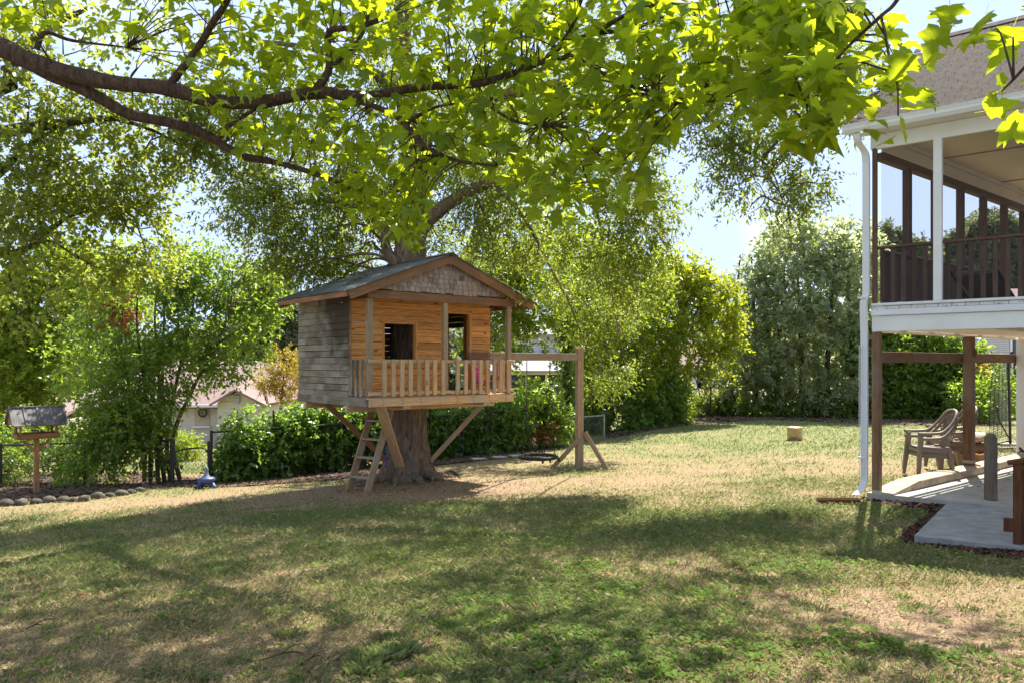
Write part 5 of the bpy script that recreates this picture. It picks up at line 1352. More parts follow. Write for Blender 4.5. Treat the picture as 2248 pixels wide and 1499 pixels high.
def limbs(tb, start_pts, clumps, seed, r0=.05, sub=3, seg=5, frac=1.0, sag=.25):
    """Branches from the nearest of start_pts into each clump, with side twigs."""
    r_ = np.random.default_rng(seed); SP_ = np.array([list(p) for p in start_pts])
    for c in clumps:
        if r_.random() > frac: continue
        e = np.array(c[:3]); w_ = np.linalg.norm((SP_ - e) * (1, 1, 1.0), axis=1) + np.maximum(0, SP_[:, 2] - e[2] + .3) * .8
        s = SP_[int(np.argmin(w_))]; L = np.linalg.norm(e - s)
        mids = [s + (e - s) * f + r_.normal(0, .07 * L, 3) + np.array([0, 0, sag * L * math.sin(math.pi * f) * .5]) for f in (.33, .66)]
        pts = spline([s, *mids, e], 4); tb.add(pts, [min(r0, .012 + .02 * L * .6), .011], seg)
        for _ in range(sub):
            i = r_.integers(len(pts) // 2, len(pts)); d = r_.normal(size=3); d /= np.linalg.norm(d); q = e + d * np.array(c[3:6]) * .8
            tb.add(spline([pts[i], (pts[i] + q) / 2 + r_.normal(0, .08, 3), q], 3), [.012, .004], 4)

def plant(name, label, cat, base, clumps, lm, bm, dens, LL, LW, seed, stems=(), limb=True, group=None, crown='crown', stem='trunk', lim=None, extra=None, **kw):
    o = thing(name, label, cat, base, group=group)
    lk = {a: kw.pop(a) for a in ('r0', 'sub', 'frac', 'sag') if a in kw}
    V, F, T = leaves(clumps, dens, LL, LW, seed, **kw)
    link(crown, np_mesh(crown, V - np.array(list(base)), F, T), lm, o)
    starts = []
    for pts, rad in stems:
        sp_ = spline(pts, 5); Tubes().add(sp_, rad, 9).build(stem, bm, o, off=base); starts += list(sp_[len(sp_) // 3:])
    if limb and starts:
        tb = Tubes(); limbs(tb, starts, clumps, seed + 1, **lk)
        if tb.V: tag(tb.build('limbs', bm, o, off=base), kind='stuff')
    return o

def gp3(px, py, Y):
    p = P(px, py, Y); p.z = gz1(p.x, p.y); return p

# --- the oak that carries the tree house
OB = Vector((-1.99, 14.2, gz1(-1.99, 14.2)))
oak = thing('oak_tree', 'massive oak growing up through the tree house', 'tree', OB)
tp = [(893, 1066, .50), (895, 1045, .44), (897, 1000, .385), (897, 940, .335), (897, 880, .315), (896, 750, .30), (899, 590, .30), (904, 500, .27), (912, 420, .23), (903, 330, .20), (892, 230, .18), (884, 110, .16), (886, -60, .13), (890, -260, .10), (880, -450, .06)]
cp = spline([P(a, b_, 14.2) for a, b_, _ in tp], 10); rad = np.interp(np.arange(len(cp)) / 10, np.arange(len(tp)), [q[2] for q in tp])
seg = 88; V, F = [], []
for i, (c, r_) in enumerate(zip(cp, rad)):
    hgt = c[2] - OB.z; fl = math.exp(-max(0, hgt) / .34)
    for k in range(seg):
        a = 2 * math.pi * k / seg
        rr_ = r_ * (1 + fl * (.34 * math.cos(5 * a + .8) + .18 * math.cos(8 * a + 2) + .06) + .03 * math.sin(11 * a + hgt * 1.3) + .02 * math.sin(17 * a - hgt * 2) + .018 * math.sin(21 * a + 2.4 * math.sin(hgt * 3)))
        V.append((c[0] + rr_ * math.cos(a), c[1] + rr_ * math.sin(a), c[2] - (.12 if i == 0 else 0)))
V = np.array(V); V += ((vnoise(V * np.array([9, 9, 3.0])) - .5) * .035 + (vnoise(V * np.array([26, 26, 7.0])) - .5) * .03)[:, None] * np.array([1, 1, 0])
i = np.arange(len(cp) - 1)[:, None] * seg + np.arange(seg)[None, :]; j_ = np.arange(len(cp) - 1)[:, None] * seg + (np.arange(seg)[None, :] + 1) % seg
link('trunk', np_mesh('trunk', V - np.array(OB), np.stack([i, j_, j_ + seg, i + seg], -1).reshape(-1, 4), smooth=True), M_oakbark, oak)
rr2 = random.Random(4)
for k, a in enumerate((-.35, -1.1, -1.75, -2.5, -3.1, .25, 1.2, 2.3)):
    L = rr2.uniform(.35, .8); d = Vector((math.cos(a), math.sin(a), 0)); sd2 = Vector((-d.y, d.x, 0)); pts = []
    for f in (0, .3, .6, .85, 1.0):
        q = OB + d * (.42 + L * f) + sd2 * rr2.uniform(-.07, .07) * f; q.z = gz1(q.x, q.y) + .10 * (1 - f) ** 1.5 + .005 - .05 * (f == 1); pts.append(q)
    Tubes().add(spline(pts, 4), [.09, .06, .035, .012], 8).build('root', M_oakbark, oak, off=OB)
q0 = [G(945, 1058), G(958, 1053), G(972, 1048), G(985, 1040), G(1002, 1042), G(1012, 1050)]
tag(Tubes().add(spline([q + Vector((0, 0, .03 + .04 * (k % 2))) for k, q in enumerate(q0)], 4), [.035, .03, .018], 7).build('surface_root', M_palebark, oak, off=OB))
LB_ = []
def limb(px, rads, name='limb', par=oak, off=OB, m=M_oakbark, seg=8):
    s_ = spline([P(*q) for q in px], 6); Tubes().add(s_, rads, seg).build(name, m, par, off=off); LB_.extend(list(s_)[2:]); return s_
limb([(912, 520, 14.1), (945, 478, 13.9), (985, 448, 13.7), (1040, 415, 13.5), (1110, 395, 13.2), (1220, 380, 13)], [.15, .12, .06])
limb([(893, 600, 14.1), (862, 570, 14), (848, 545, 14), (838, 500, 13.9), (790, 455, 13.8), (700, 440, 13.5), (610, 455, 13.2)], [.13, .08, .02])
limb([(905, 340, 14.1), (960, 280, 13.8), (1060, 220, 13.5), (1200, 190, 13), (1330, 165, 12.6), (1480, 145, 12.3), (1650, 155, 12)], [.14, .10, .02])
limb([(892, 230, 14.1), (820, 160, 13.8), (700, 110, 13.5), (560, 90, 13)], [.13, .03])
limb([(886, -40, 14.2), (1000, -150, 13), (1150, -250, 11.8), (1300, -320, 10.8)], [.12, .04])
limb([(888, -100, 14.2), (760, -220, 12.8), (600, -330, 11.6)], [.12, .04])
limb([(1200, 190, 13), (1260, 300, 12.8), (1300, 420, 12.9), (1330, 560, 15), (1352, 700, 16.8), (1385, 850, 17.6)], [.04, .006], seg=6)
limb([(1080, 400, 13.3), (1150, 480, 13.3), (1215, 600, 15.3), (1260, 690, 17), (1300, 800, 17.6)], [.045, .006], seg=6)
limb([(1480, 145, 12.3), (1540, 240, 12.2), (1620, 320, 12), (1690, 370, 11.9), (1720, 450, 11.9)], [.04, .006], seg=6)
limb([(1040, 415, 13.5), (1075, 505, 13.6), (1100, 600, 14.7), (1130, 650, 15.7)], [.03, .005], seg=5)
OC = pc([(560, 450, 13, .8), (655, 425, 13.6, .95), (605, 535, 13.5, .62), (700, 515, 14.2, .8), (785, 470, 14.8, .85), (760, 575, 15.3, .62), (690, 585, 14.6, .5), (820, 395, 14, .9), (640, 590, 14, .35), (735, 620, 14.8, .4), (540, 400, 13.2, .6),
         (500, 255, 12.8, 1.0, .5), (650, 230, 13.4, 1.1, .5), (800, 250, 13.8, 1.2, .5), (900, 130, 14, 1.4, .5), (1050, 270, 13.8, 1.2, .5), (1150, 120, 13, 1.4, .5), (1300, 240, 12.8, 1.1, .5), (1420, 120, 12.4, 1.1, .5), (1500, 280, 12.4, .7, .5),
         (1010, 400, 14, .8), (1090, 480, 13.5, .85), (1180, 560, 13.4, .75), (1230, 440, 13, .85), (1250, 630, 17.6, .75), (1295, 730, 17.6, .65), (1335, 830, 17.6, .55), (1330, 560, 13.2, .72), (1395, 470, 13, .75), (1410, 620, 13.2, .5), (1370, 390, 12.6, .75), (1350, 690, 17.6, .62),
         (1460, 540, 13, .3, .6), (1560, 330, 12.1, .6, .8), (1640, 385, 12, .6, .8), (1715, 425, 11.9, .5, .8), (1775, 400, 12, .4, .8), (1610, 270, 12, .7, .7), (1700, 285, 12, .6, .7), (1790, 200, 12.2, .75, .7), (1860, 120, 12.2, .7, .7), (1735, 490, 11.9, .28, .8), (1560, 130, 12.2, .9, .7), (1700, 100, 12.2, .8, .7), (1650, 450, 11.9, .25, .8), (1880, 240, 12.4, .35, .6),
         (960, 520, 14.8, .5), (1040, 560, 14.5, .45), (880, 470, 14.9, .6, .8)], sq=.9)
rc = np.random.default_rng(77)
for _ in range(24):                               # the upper crown, above the picture
    a = rc.random() * 6.283; q = 5.8 * math.sqrt(rc.random()); x, y = -1.6 + q * math.cos(a), 13.2 + q * .95 * math.sin(a); OC.append((x, y, max(8.0 + rc.random() * 6.5 - q * .35, 3.2 + .52 * y), 1.2, 1.2, .85, .24))
for x, y, z in ((2.2, 9.6, 8.4), (3.8, 10.6, 8.9), (1.0, 8.9, 8.2), (5.0, 9.4, 8.3), (4.4, 12.0, 9.8), (2.9, 11.6, 9.6), (.2, 10.4, 9.3), (-1.5, 9.0, 8.6)): OC.append((x, y, z, .85, .75, .6, .55))  # unseen extra crown clumps, added to throw shade patches on the near lawn
V, F, T = leaves(OC[:-32], 6300, .098, .034, 31, k=9, tl=.36, droop=.35, gap=.36, gfreq=.8)
V2, F2, T2 = leaves(OC[-32:], 3300, .15, .065, 32, k=8, tl=.5, droop=.3, gap=.52, gfreq=.45)
link('crown', np_mesh('crown', np.vstack([V, V2]) - np.array(OB), np.vstack([F, F2 + len(V)]), np.concatenate([T, T2])), L_oak, oak)
tb = Tubes(); limbs(tb, LB_ + [Vector(c) for c in cp[75:]], OC, 33, r0=.04, sub=3, sag=.3); tag(tb.build('twigs', M_oakbark, oak, off=OB), kind='stuff')

# --- tree standing behind, pale leaning trunk
b_ = gp3(925, 0, 20)
plant('leaning_tree', 'tree with a pale leaning trunk behind the tree house roof', 'tree', b_, pc([(1120, 330, 19, 1.3, .7), (1050, 300, 20, 1.3, .6), (1180, 420, 19.5, 1.1, .6), (1010, 660, 20.5, .8, .7), (1150, 610, 20.5, 1.2), (1090, 720, 20.5, 1.1), (1180, 680, 20.5, .8), (1110, 560, 21, 1.0, .8), (1090, 640, 21, 1.0), (1210, 560, 21, .9)]), L_lime, M_palebark, 2700, .14, .07, 41,
      stems=[([b_, P(940, 800, 20), P(985, 650, 20), P(1034, 555, 20), P(1060, 480, 20), P(1088, 410, 20), P(1110, 300, 19.6), P(1120, 180, 19.4)], [.26, .22, .15, .05])], gap=.34)
# --- big tree at the left: trunk outside the frame
b_ = Vector((-11.6, 12.6, gz1(-11.6, 12.6)))
LC = pc([(60, 210, 12, .75), (195, 300, 12.4, .75), (320, 330, 12.8, .72), (420, 350, 13, .5), (265, 400, 13, .8), (130, 375, 12, .85), (50, 450, 12, .85), (180, 470, 12.5, .9), (285, 510, 13, .8), (330, 500, 13.4, .5), (90, 545, 12, .75), (215, 590, 13, .6), (30, 640, 12, .6), (330, 580, 13.6, .5), (445, 300, 12.6, .5), (385, 250, 12.3, .55), (150, 120, 12, .85, .8), (40, 60, 11, .8, .8), (300, 150, 12, .85, .8), (470, 190, 12.5, .7, .8), (-80, 300, 11.5, 1.1, .7), (-120, 500, 11.5, 1.1, .7)])
for _ in range(9): LC.append((-9.5 + rc.normal(0, 2.2), 11.5 + rc.normal(0, 1.8), 9.2 + rc.random() * 3, 1.3, 1.3, 1.0, .25))
plant('maple_like_tree', 'large loose crowned tree reaching in above the bird feeder', 'tree', b_, LC, L_left, M_bark, 3300, .088, .062, 51,
      stems=[([b_, b_ + Vector((.1, 0, 2.5)), b_ + Vector((.3, -.1, 5)), b_ + Vector((.7, -.3, 8.5)), b_ + Vector((1.0, -.4, 11.5))], [.4, .33, .25, .08]), ([b_ + Vector((.2, 0, 4.4)), P(-60, 330, 12.2), P(20, 288, 12), P(120, 275, 12), P(180, 266, 12.1), P(250, 262, 12.3), P(330, 285, 12.6), P(400, 320, 12.9)], [.16, .085, .05, .01]),
             ([b_ + Vector((.15, 0, 3.4)), P(-80, 555, 12.3), P(20, 558, 12.2), P(60, 545, 12.2), P(110, 505, 12.5), P(170, 470, 12.7), P(300, 440, 13)], [.15, .07, .04, .01]), ([b_ + Vector((.2, 0, 4.0)), P(-60, 420, 12), P(10, 370, 12), P(50, 330, 12.1), P(95, 300, 12.2), P(130, 280, 12.3)], [.1, .05, .015]),
             ([b_ + Vector((.5, -.2, 7)), P(0, 190, 11.8), P(20, 140, 11.8), P(110, 60, 12), P(190, 20, 12)], [.16, .1, .03])], gap=.42, gfreq=.8, droop=.3, frac=.85, r0=.03)
# --- privet-like shrub tree behind the gate shrub
b_ = gp3(355, 0, 16.6)
plant('privet_tree', 'dark glossy multi-stemmed shrub tree left of the gate', 'tree', b_, pc([(300, 625, 17, .85), (400, 600, 17.6, .85), (480, 620, 18, .85), (560, 650, 18.4, .7), (250, 705, 17, .9), (350, 715, 17, 1.0), (450, 710, 17.5, .95), (540, 725, 18, .75), (200, 790, 17, .8), (300, 820, 16.6, .95), (405, 800, 17, .75), (500, 795, 17.5, .55), (250, 900, 16.6, .85), (318, 930, 16.4, .62), (225, 985, 16.4, .7), (300, 995, 16.3, .65), (180, 1000, 16.6, .6), (270, 940, 16.3, .7), (350, 880, 16.5, .42), (610, 650, 18.5, .45, .8), (345, 985, 16.4, .35), (570, 620, 18.6, .45, .8), (420, 590, 18, .4, .8)], sy=.8), L_privet, M_bark, 4300, .105, .058, 61,
      stems=[([b_ + Vector((dx, dy, 0)), P(px1, 960, 16.7), P(px2, 850, 17), P(px3, 700, 17.3), P(px3 + 10, 600, 17.6)], [.05, .045, .03, .012]) for dx, dy, px1, px2, px3 in ((-.25, 0, 330, 318, 300), (.02, .1, 350, 356, 360), (.2, 0, 366, 385, 420), (.05, -.25, 343, 350, 340), (.34, .15, 380, 425, 500), (-.45, .15, 312, 285, 250))], gap=.33, droop=.3, frac=.8)
V, F, T = leaves(pc([(265, 672, 16.0, .22), (272, 700, 16.0, .13)]), 2600, .12, .06, 66, gap=0)
tag(link('dead_branch', np_mesh('dead_branch', V, F, T), L_dead), 'cluster of red brown dead leaves in the shrub tree', 'dead branch')
# --- sunlit yellow-green growth behind it
b_ = gp3(60, 0, 22)
plant('sunlit_tree', 'bright yellow green tree filling the left edge behind the feeder', 'tree', b_, pc([(20, 640, 22, 1.1), (110, 600, 22.5, 1.0), (190, 650, 22, 1.0), (60, 720, 22, 1.2), (150, 740, 22, 1.0), (20, 810, 21.5, 1.1), (100, 830, 21.5, .8), (20, 900, 21, 1.0), (80, 950, 21, .7), (230, 600, 22.5, .9), (-60, 720, 22, 1.2), (280, 680, 23, .9), (150, 560, 23, .8)]), L_lime, M_bark, 3000, .15, .075, 71,
      stems=[([b_, P(60, 800, 22), P(70, 650, 22)], [.14, .08, .03]), ([b_, P(100, 820, 22), P(150, 640, 22)], [.09, .03])], gap=.3, tbias=.12)
b_ = gp3(170, 0, 17.6)
plant('low_shrub', 'low leafy shrub along the fence behind the bird feeder', 'shrub', b_, pc([(110, 1030, 17.0, .45), (10, 1035, 17.1, .5), (200, 985, 17.2, .5), (20, 1000, 17.4, .6), (90, 990, 17.6, .6), (150, 1010, 17.5, .55), (200, 1020, 17.3, .45), (130, 950, 17.8, .5), (40, 940, 17.8, .5), (-40, 980, 17.4, .6), (185, 960, 17.5, .5), (60, 1030, 17.2, .4), (150, 1045, 17.0, .35)]), L_privet, M_bark, 4200, .085, .045, 75, stems=[([b_, P(170, 1000, 17.6), P(140, 960, 17.7)], [.04, .015])], gap=.36, crown='foliage', stem='stem', tbias=.1)
# --- ivy hedge
HC = []
rh = np.random.default_rng(9)
def hedge_run(pts, n, rr_, seed_off=0):
    A_ = np.array(pts, dtype=float)
    for k in range(n):
        px = A_[0, 0] + (A_[-1, 0] - A_[0, 0]) * (k + rh.random()) / n; top, bot, Y = (np.interp(px, A_[:, 0], A_[:, c]) for c in (1, 2, 3))
        q = rh.random(); py = top + (bot - top) * q; p = P(px, py, Y); r_ = rr_ * (.7 + .6 * rh.random()); p.y += rh.normal(0, .15)
        yield (p.x, p.y, p.z, r_, r_ * .75, r_)
HC = list(hedge_run([(502, 960, 1030, 16.3), (525, 910, 1035, 16.5), (560, 905, 1035, 16.8), (620, 882, 1025, 17.1), (700, 895, 1015, 17.5), (850, 910, 1000, 18.4), (1000, 905, 990, 19.4), (1110, 900, 975, 20.0)], 150, .40)) 
b_ = gp3(760, 0, 17.9)
plant('ivy_hedge', 'dense dark ivy hedge running behind the tree house', 'hedge', b_, HC, L_ivy, M_bark, 3400, .10, .075, 81, stems=[([gp3(px, 0, Y), P(px + 4, 980, Y), P(px, 900, Y)], [.05, .02]) for px, Y in ((520, 16.6), (600, 17), (690, 17.5), (1000, 19.5), (1080, 20))], limb=False, gap=.30, crown='foliage', stem='stem', droop=.5, k=6, tl=.25, gfreq=1.1)
b_ = gp3(1185, 0, 20.6)
plant('rounded_shrub', 'rounded bright leaved shrub beside the saucer swing', 'shrub', b_, list(hedge_run([(1105, 905, 975, 20.1), (1140, 868, 975, 20.4), (1185, 852, 970, 20.6), (1225, 880, 965, 20.8)], 30, .42)), L_privet, M_bark, 3900, .10, .06, 85, stems=[([b_, P(1185, 920, 20.6), P(1180, 870, 20.6)], [.05, .02])], limb=False, gap=.30, crown='foliage', stem='stem', tbias=.08)
V, F, T = leaves(pc([(1190, 945, 20.0, .2), (1206, 930, 20.1, .15)]), 2000, .12, .06, 87, gap=0, droop=.6)
tag(link('dead_branch', np_mesh('dead_branch', V, F, T), L_dead), 'hanging orange brown dead leaves in the shrub by the swing', 'dead branch')
# --- shrubs beyond the gate
b_ = gp3(410, 0, 25)
plant('round_bush', 'round bright lime bush in the garden beyond the gate', 'bush', b_, pc([(408, 985, 25, .52), (398, 975, 25, .4), (420, 992, 25, .4), (395, 998, 25, .35)]), L_lime, M_bark, 5200, .08, .04, 91, stems=[([b_, P(408, 980, 25)], [.04, .02])], limb=False, gap=.1, crown='foliage', stem='stem', tbias=.3)
b_ = gp3(610, 0, 29)
plant('golden_tree', 'small golden leaved tree just left of the tree house wall', 'tree', b_, pc([(600, 820, 29, .62), (635, 800, 29, .65), (585, 845, 29, .35), (650, 850, 29, .55), (615, 855, 29, .45), (640, 790, 29.2, .4)]), L_gold, M_bark, 3300, .12, .05, 95, stems=[([b_, P(618, 880, 29), P(622, 830, 29)], [.08, .03])], gap=.33)
b_ = gp3(600, 0, 52)
plant('distant_tree', 'tall pale distant tree behind the left edge of the tree house', 'tree', b_, pc([(600, 720, 52, 1.9), (640, 690, 52, 1.7), (590, 650, 52, 1.8), (630, 770, 52, 1.8), (570, 770, 52, 1.8), (610, 600, 52, 1.3), (560, 700, 53, 1.8), (650, 740, 52, 1.6), (530, 790, 53, 1.6), (650, 810, 54, 1.5)]), L_far, M_bark, 1900, .30, .16, 97, stems=[([b_, P(605, 780, 52), P(605, 640, 52)], [.3, .1])], gap=.28)

# --- centre right: ivy-clad trunk, lush trees, shrubs under them
b_ = gp3(1246, 0, 22.8)
plant('ivy_clad_tree', 'slim tree wrapped in ivy left of the swing post', 'tree', b_, [(*P(1246 + rh.normal(0, 5), y, 22.8), .26, .26, .34) for y in range(640, 960, 16)], L_ivy, M_bark, 3000, .10, .07, 101, stems=[([b_, P(1246, 850, 22.8), P(1240, 700, 22.8), P(1230, 560, 22.8)], [.16, .13, .08])], limb=False, gap=.25)
b_ = gp3(1330, 0, 25)
plant('leafy_tree', 'lush mid green tree behind the swing post', 'tree', b_, pc([(1280, 560, 24, 1.0), (1330, 560, 25, .85), (1260, 660, 24, 1.0), (1340, 640, 25, 1.2), (1410, 620, 25, 1.0), (1290, 750, 24.5, 1.0), (1370, 740, 25, 1.1), (1440, 720, 26, 1.0), (1310, 840, 24.5, .8), (1390, 830, 25, .9), (1300, 790, 24, .6), (1290, 870, 24, .6), (1440, 800, 26, .7, .8)]), L_lime, M_bark, 2900, .16, .075, 103,
      stems=[([b_, P(1335, 850, 25), P(1330, 720, 25), P(1340, 580, 25)], [.16, .10, .03]), ([b_, P(1370, 860, 25), P(1420, 720, 25.4)], [.09, .03])], gap=.34, tbias=-.05)
b_ = gp3(1482, 0, 27)
plant('yellow_tree', 'yellow green spreading tree in front of the dark evergreens', 'tree', b_, pc([(1470, 600, 27, .7), (1500, 640, 27, 1.0), (1560, 660, 27, .95), (1450, 660, 27.2, .9), (1590, 720, 26.6, .7), (1520, 720, 26.6, .9), (1450, 750, 27, .8), (1560, 790, 26.4, .8), (1490, 810, 26.5, .7), (1600, 640, 27, .5), (1420, 560, 27, .5, .8), (1530, 610, 27, .6), (1610, 760, 26.4, .4), (1500, 560, 27, .4, .6)]), L_yellow, M_palebark, 2500, .17, .08, 105,
      stems=[([b_, P(1480, 880, 27), P(1476, 800, 27), P(1490, 660, 27)], [.13, .10, .03]), ([P(1476, 800, 27), P(1520, 720, 26.8)], [.07, .02]), ([gp3(1512, 0, 27.5), P(1513, 850, 27.5), P(1514, 760, 27.3)], [.06, .03])], gap=.35)
for k, (px, Y, rr_, pts, lab, lm) in enumerate(((1300, 24.6, .5, [(1265, 870, 945, 24), (1330, 850, 945, 24.6), (1390, 850, 938, 25)], 'dense dark green bush at the lawn edge right of the swing post', L_ivy), (1430, 25.8, .55, [(1390, 850, 935, 25.6), (1440, 830, 930, 26), (1490, 860, 925, 26.6)], 'bushy mid green shrub under the yellow green tree', L_privet), (1560, 30.5, .5, [(1500, 860, 915, 29.6), (1580, 870, 912, 30.5), (1640, 870, 910, 31)], 'bright thin undergrowth shrub behind the back fence', L_lime))):
    b_ = gp3(px, 0, Y)
    plant('bush', lab, 'bush', b_, list(hedge_run(pts, 24, rr_)), lm, M_bark, 3000 if k < 2 else 1600, .14, .075, 110 + k, stems=[([b_ + Vector((dx, 0, 0)), b_ + Vector((dx * 1.5, 0, .9)), b_ + Vector((dx * 2.2, 0, 1.7))], [.04, .02]) for dx in (-.3, .0, .35)], limb=False, gap=.33, crown='foliage', stem='stem')
# --- the row of dark evergreens at the right
EV_ = [(1640, 30, [(1640, 640, 30, 1.1), (1620, 720, 30, 1.2), (1660, 780, 29.6, 1.2), (1610, 820, 30, 1.0), (1655, 590, 30, .7), (1680, 690, 30, 1.1), (1640, 860, 30, .8), (1680, 850, 29.6, .8)], 'dark glossy evergreen, leftmost and lowest of the row', 121),
       (1740, 29.6, [(1720, 560, 30, 1.2), (1760, 530, 30, 1.1), (1740, 640, 29.6, 1.4), (1720, 740, 29.4, 1.3), (1770, 720, 29.4, 1.2), (1750, 830, 29.3, 1.1), (1700, 800, 29.4, .9), (1735, 510, 30, .7), (1790, 860, 29.2, .8), (1700, 620, 30, .9)], 'tall glossy evergreen in the middle of the row', 122),
       (1850, 29.2, [(1850, 560, 29.6, 1.2), (1810, 540, 29.8, 1.0), (1880, 600, 29.4, 1.2), (1840, 660, 29.3, 1.3), (1880, 720, 29.2, 1.3), (1830, 770, 29.2, 1.2), (1880, 830, 29, 1.1), (1830, 870, 29, .9), (1860, 515, 29.8, .6), (1905, 540, 29.6, .7)], 'tall glossy evergreen touching the white downspout in view', 123)]
for px, Y, cl_, lab, sd_i in EV_:
    b_ = gp3(px, 0, Y)
    plant('evergreen_tree', lab, 'tree', b_, pc(cl_), L_ever, M_bark, 1900, .20, .085, sd_i, stems=[([b_ + Vector((dx, 0, 0)), b_ + Vector((dx * 1.2, 0, 2)), P(px + dx * 30, 560, Y)], [.12, .10, .03]) for dx in (-.5, .3, .8)], gap=.36, shell=4.5, group='dark evergreens at the back of the lawn', frac=.6)
b_ = gp3(2010, 0, 28.6)
HR = list(hedge_run([(1900, 760, 905, 29), (1960, 740, 905, 28.8), (2030, 745, 905, 28.6), (2090, 770, 905, 28.4), (2150, 830, 905, 28.2), (2180, 860, 905, 28.2)], 62, .85)) + list(hedge_run([(1560, 890, 905, 30.2), (1720, 885, 905, 29), (1900, 885, 908, 28.6), (2160, 890, 912, 27.8)], 40, .42))
plant('tall_hedge', 'tall leafy hedge seen beneath the porch deck', 'hedge', b_, HR, L_privet, M_bark, 2300, .17, .085, 125, stems=[([b_ + Vector((dx, 0, 0)), b_ + Vector((dx, 0, 2.4))], [.09, .04]) for dx in (-1.2, 0, 1.3)], limb=False, gap=.33, shell=4, crown='foliage', stem='stem', tbias=.05)
b_ = gp3(2060, 0, 30.5)
plant('sunlit_tree', 'sunlit yellow green crown above the tall hedge under the porch', 'tree', b_, pc([(1990, 745, 30, .9), (2040, 740, 30, .9), (2080, 755, 30, .7), (1950, 750, 30.4, .8), (2020, 770, 29.8, .6), (2105, 800, 29.5, .5)]), L_lime, M_bark, 2600, .17, .085, 126, stems=[([b_, P(2040, 780, 30.5)], [.1, .05])], gap=.33, tbias=.15)
b_ = gp3(2120, 0, 27)
plant('red_shrub', 'small shrub with reddish leaves right of the second porch post', 'shrub', b_, pc([(2150, 815, 27, .3), (2175, 808, 27, .22)]), L_gold, M_bark, 1600, .13, .07, 127, stems=[([b_, P(2145, 840, 27)], [.03, .015])], limb=False, gap=.2, crown='foliage', stem='stem')
b_ = gp3(2150, 0, 26)
plant('low_bush', 'low sunlit bush in front of the black practice net', 'bush', b_, pc([(2150, 850, 26, .55), (2120, 870, 26.4, .6), (2190, 880, 25.6, .5), (2200, 830, 25.8, .45), (2165, 900, 25.4, .45)]), L_privet, M_bark, 2600, .13, .07, 128, stems=[([b_, P(2150, 870, 26)], [.03, .015])], limb=False, gap=.33, crown='foliage', stem='stem', tbias=.15)
# --- far trees seen through the screened porch, and the wooded skyline
for k, (px, Y, cl_, lab) in enumerate(((1960, 55, [(1950, 530, 55, 1.3), (1990, 550, 55, 1.2), (1935, 560, 55, 1.0), (1975, 600, 55, 1.8), (2020, 580, 55, 1.6), (1920, 620, 55, 1.6)], 'far tree seen through the left screen of the porch'), (2160, 60, [(2130, 540, 60, 2.2), (2180, 520, 60, 2.0), (2220, 540, 60, 2.2), (2150, 600, 60, 2.4), (2210, 620, 60, 2.4), (2090, 600, 60, 2.2), (2240, 580, 60, 2.2), (2120, 660, 60, 2.2), (2200, 690, 60, 2.2)], 'far broad tree seen through the right screen of the porch'))):
    b_ = gp3(px, 0, Y); plant('far_tree', lab, 'tree', b_, pc(cl_), L_far, M_bark, 1500, .36, .19, 131 + k, stems=[([b_, P(px, 650, Y), P(px, 560, Y)], [.3, .2, .08])], gap=.3)
WC = []
for k in range(150):
    a = -1.05 + 2.1 * rc.random(); d = 75 + 30 * rc.random(); x, y = d * math.sin(a), d * math.cos(a); r_ = 3.4 + 1.6 * rc.random()
    WC.append((x, y, gz1(x, y) + 1.0 + rc.random() * 2.2, r_ * 1.1, r_, r_ * .8))
V, F, T = leaves(WC, 330, .75, .5, 141, k=6, tl=1.4, gap=.2, gfreq=.2)
tag(link('woods', np_mesh('woods', V, F, T), L_far), kind='stuff', label='far off line of woods behind the gardens')

# --- the maple whose limbs reach in along the top of the picture
def half():
    return [(.08, -.05), (.20, -.04), (.42, .00), (.36, .08), (.40, .17), (.50, .22), (.68, .38), (.54, .40), (.57, .49), (.40, .46), (.21, .50), (.29, .66), (.22, .70), (.15, .82), (0, 1.08)]
def maple_leaf(seed):
    r_ = random.Random(seed); R = half(); pts = [(0.0, 0.0)] + R + [(-x, y) for x, y in R[:-1][::-1]]
    pts = [(x * (1 + r_.uniform(-.1, .1)), y * (1 + r_.uniform(-.07, .07))) for x, y in pts]
    curl, fold, tip = r_.uniform(.05, .30), r_.uniform(.05, .28), r_.uniform(.1, .4)
    f = lambda x, y: (x, y, -curl * x * x + fold * abs(x) * .7 - tip * max(0, y - .3) ** 2 * 1.4 + .04 * math.sin(8 * x + seed) * math.sin(6 * y))
    V = [f(0, .34)] + [f(*p) for p in pts]; n = len(pts)
    F = [(0, 1 + k, 1 + (k + 1) % n) for k in range(n)]
    b = len(V); V += [(-.008, 0, 0), (.008, 0, 0), (.006, -.42, .12), (-.006, -.42, .12)]; F += [(b, b + 3, b + 2), (b, b + 2, b + 1)]
    return np.array(V), np.array(F)
MLV = [maple_leaf(s_) for s_ in range(8)]
MB = Vector((-5.6, 4.9, gz1(-5.6, 4.9)))
maple = thing('maple_tree', 'maple with large bright leaves arching over the top of the view', 'tree', MB)
Tubes().add(spline([MB - Vector((0, 0, .1)), MB + Vector((.02, 0, 1)), MB + Vector((.1, .05, 2.6)), MB + Vector((.25, .1, 5)), MB + Vector((.6, .3, 8))], 5), [.30, .23, .19, .15, .06], 14).build('trunk', M_maplebark, maple, off=MB)
MPT = []
def mbranch(px, rads, name='branch', seg=9, sub=True):
    s_ = spline([q if isinstance(q, Vector) else P(*q) for q in px], 6); Tubes().add(s_, rads, seg).build(name, M_maplebark, maple, off=MB); MPT.extend([Vector(p) for p in s_]); return s_
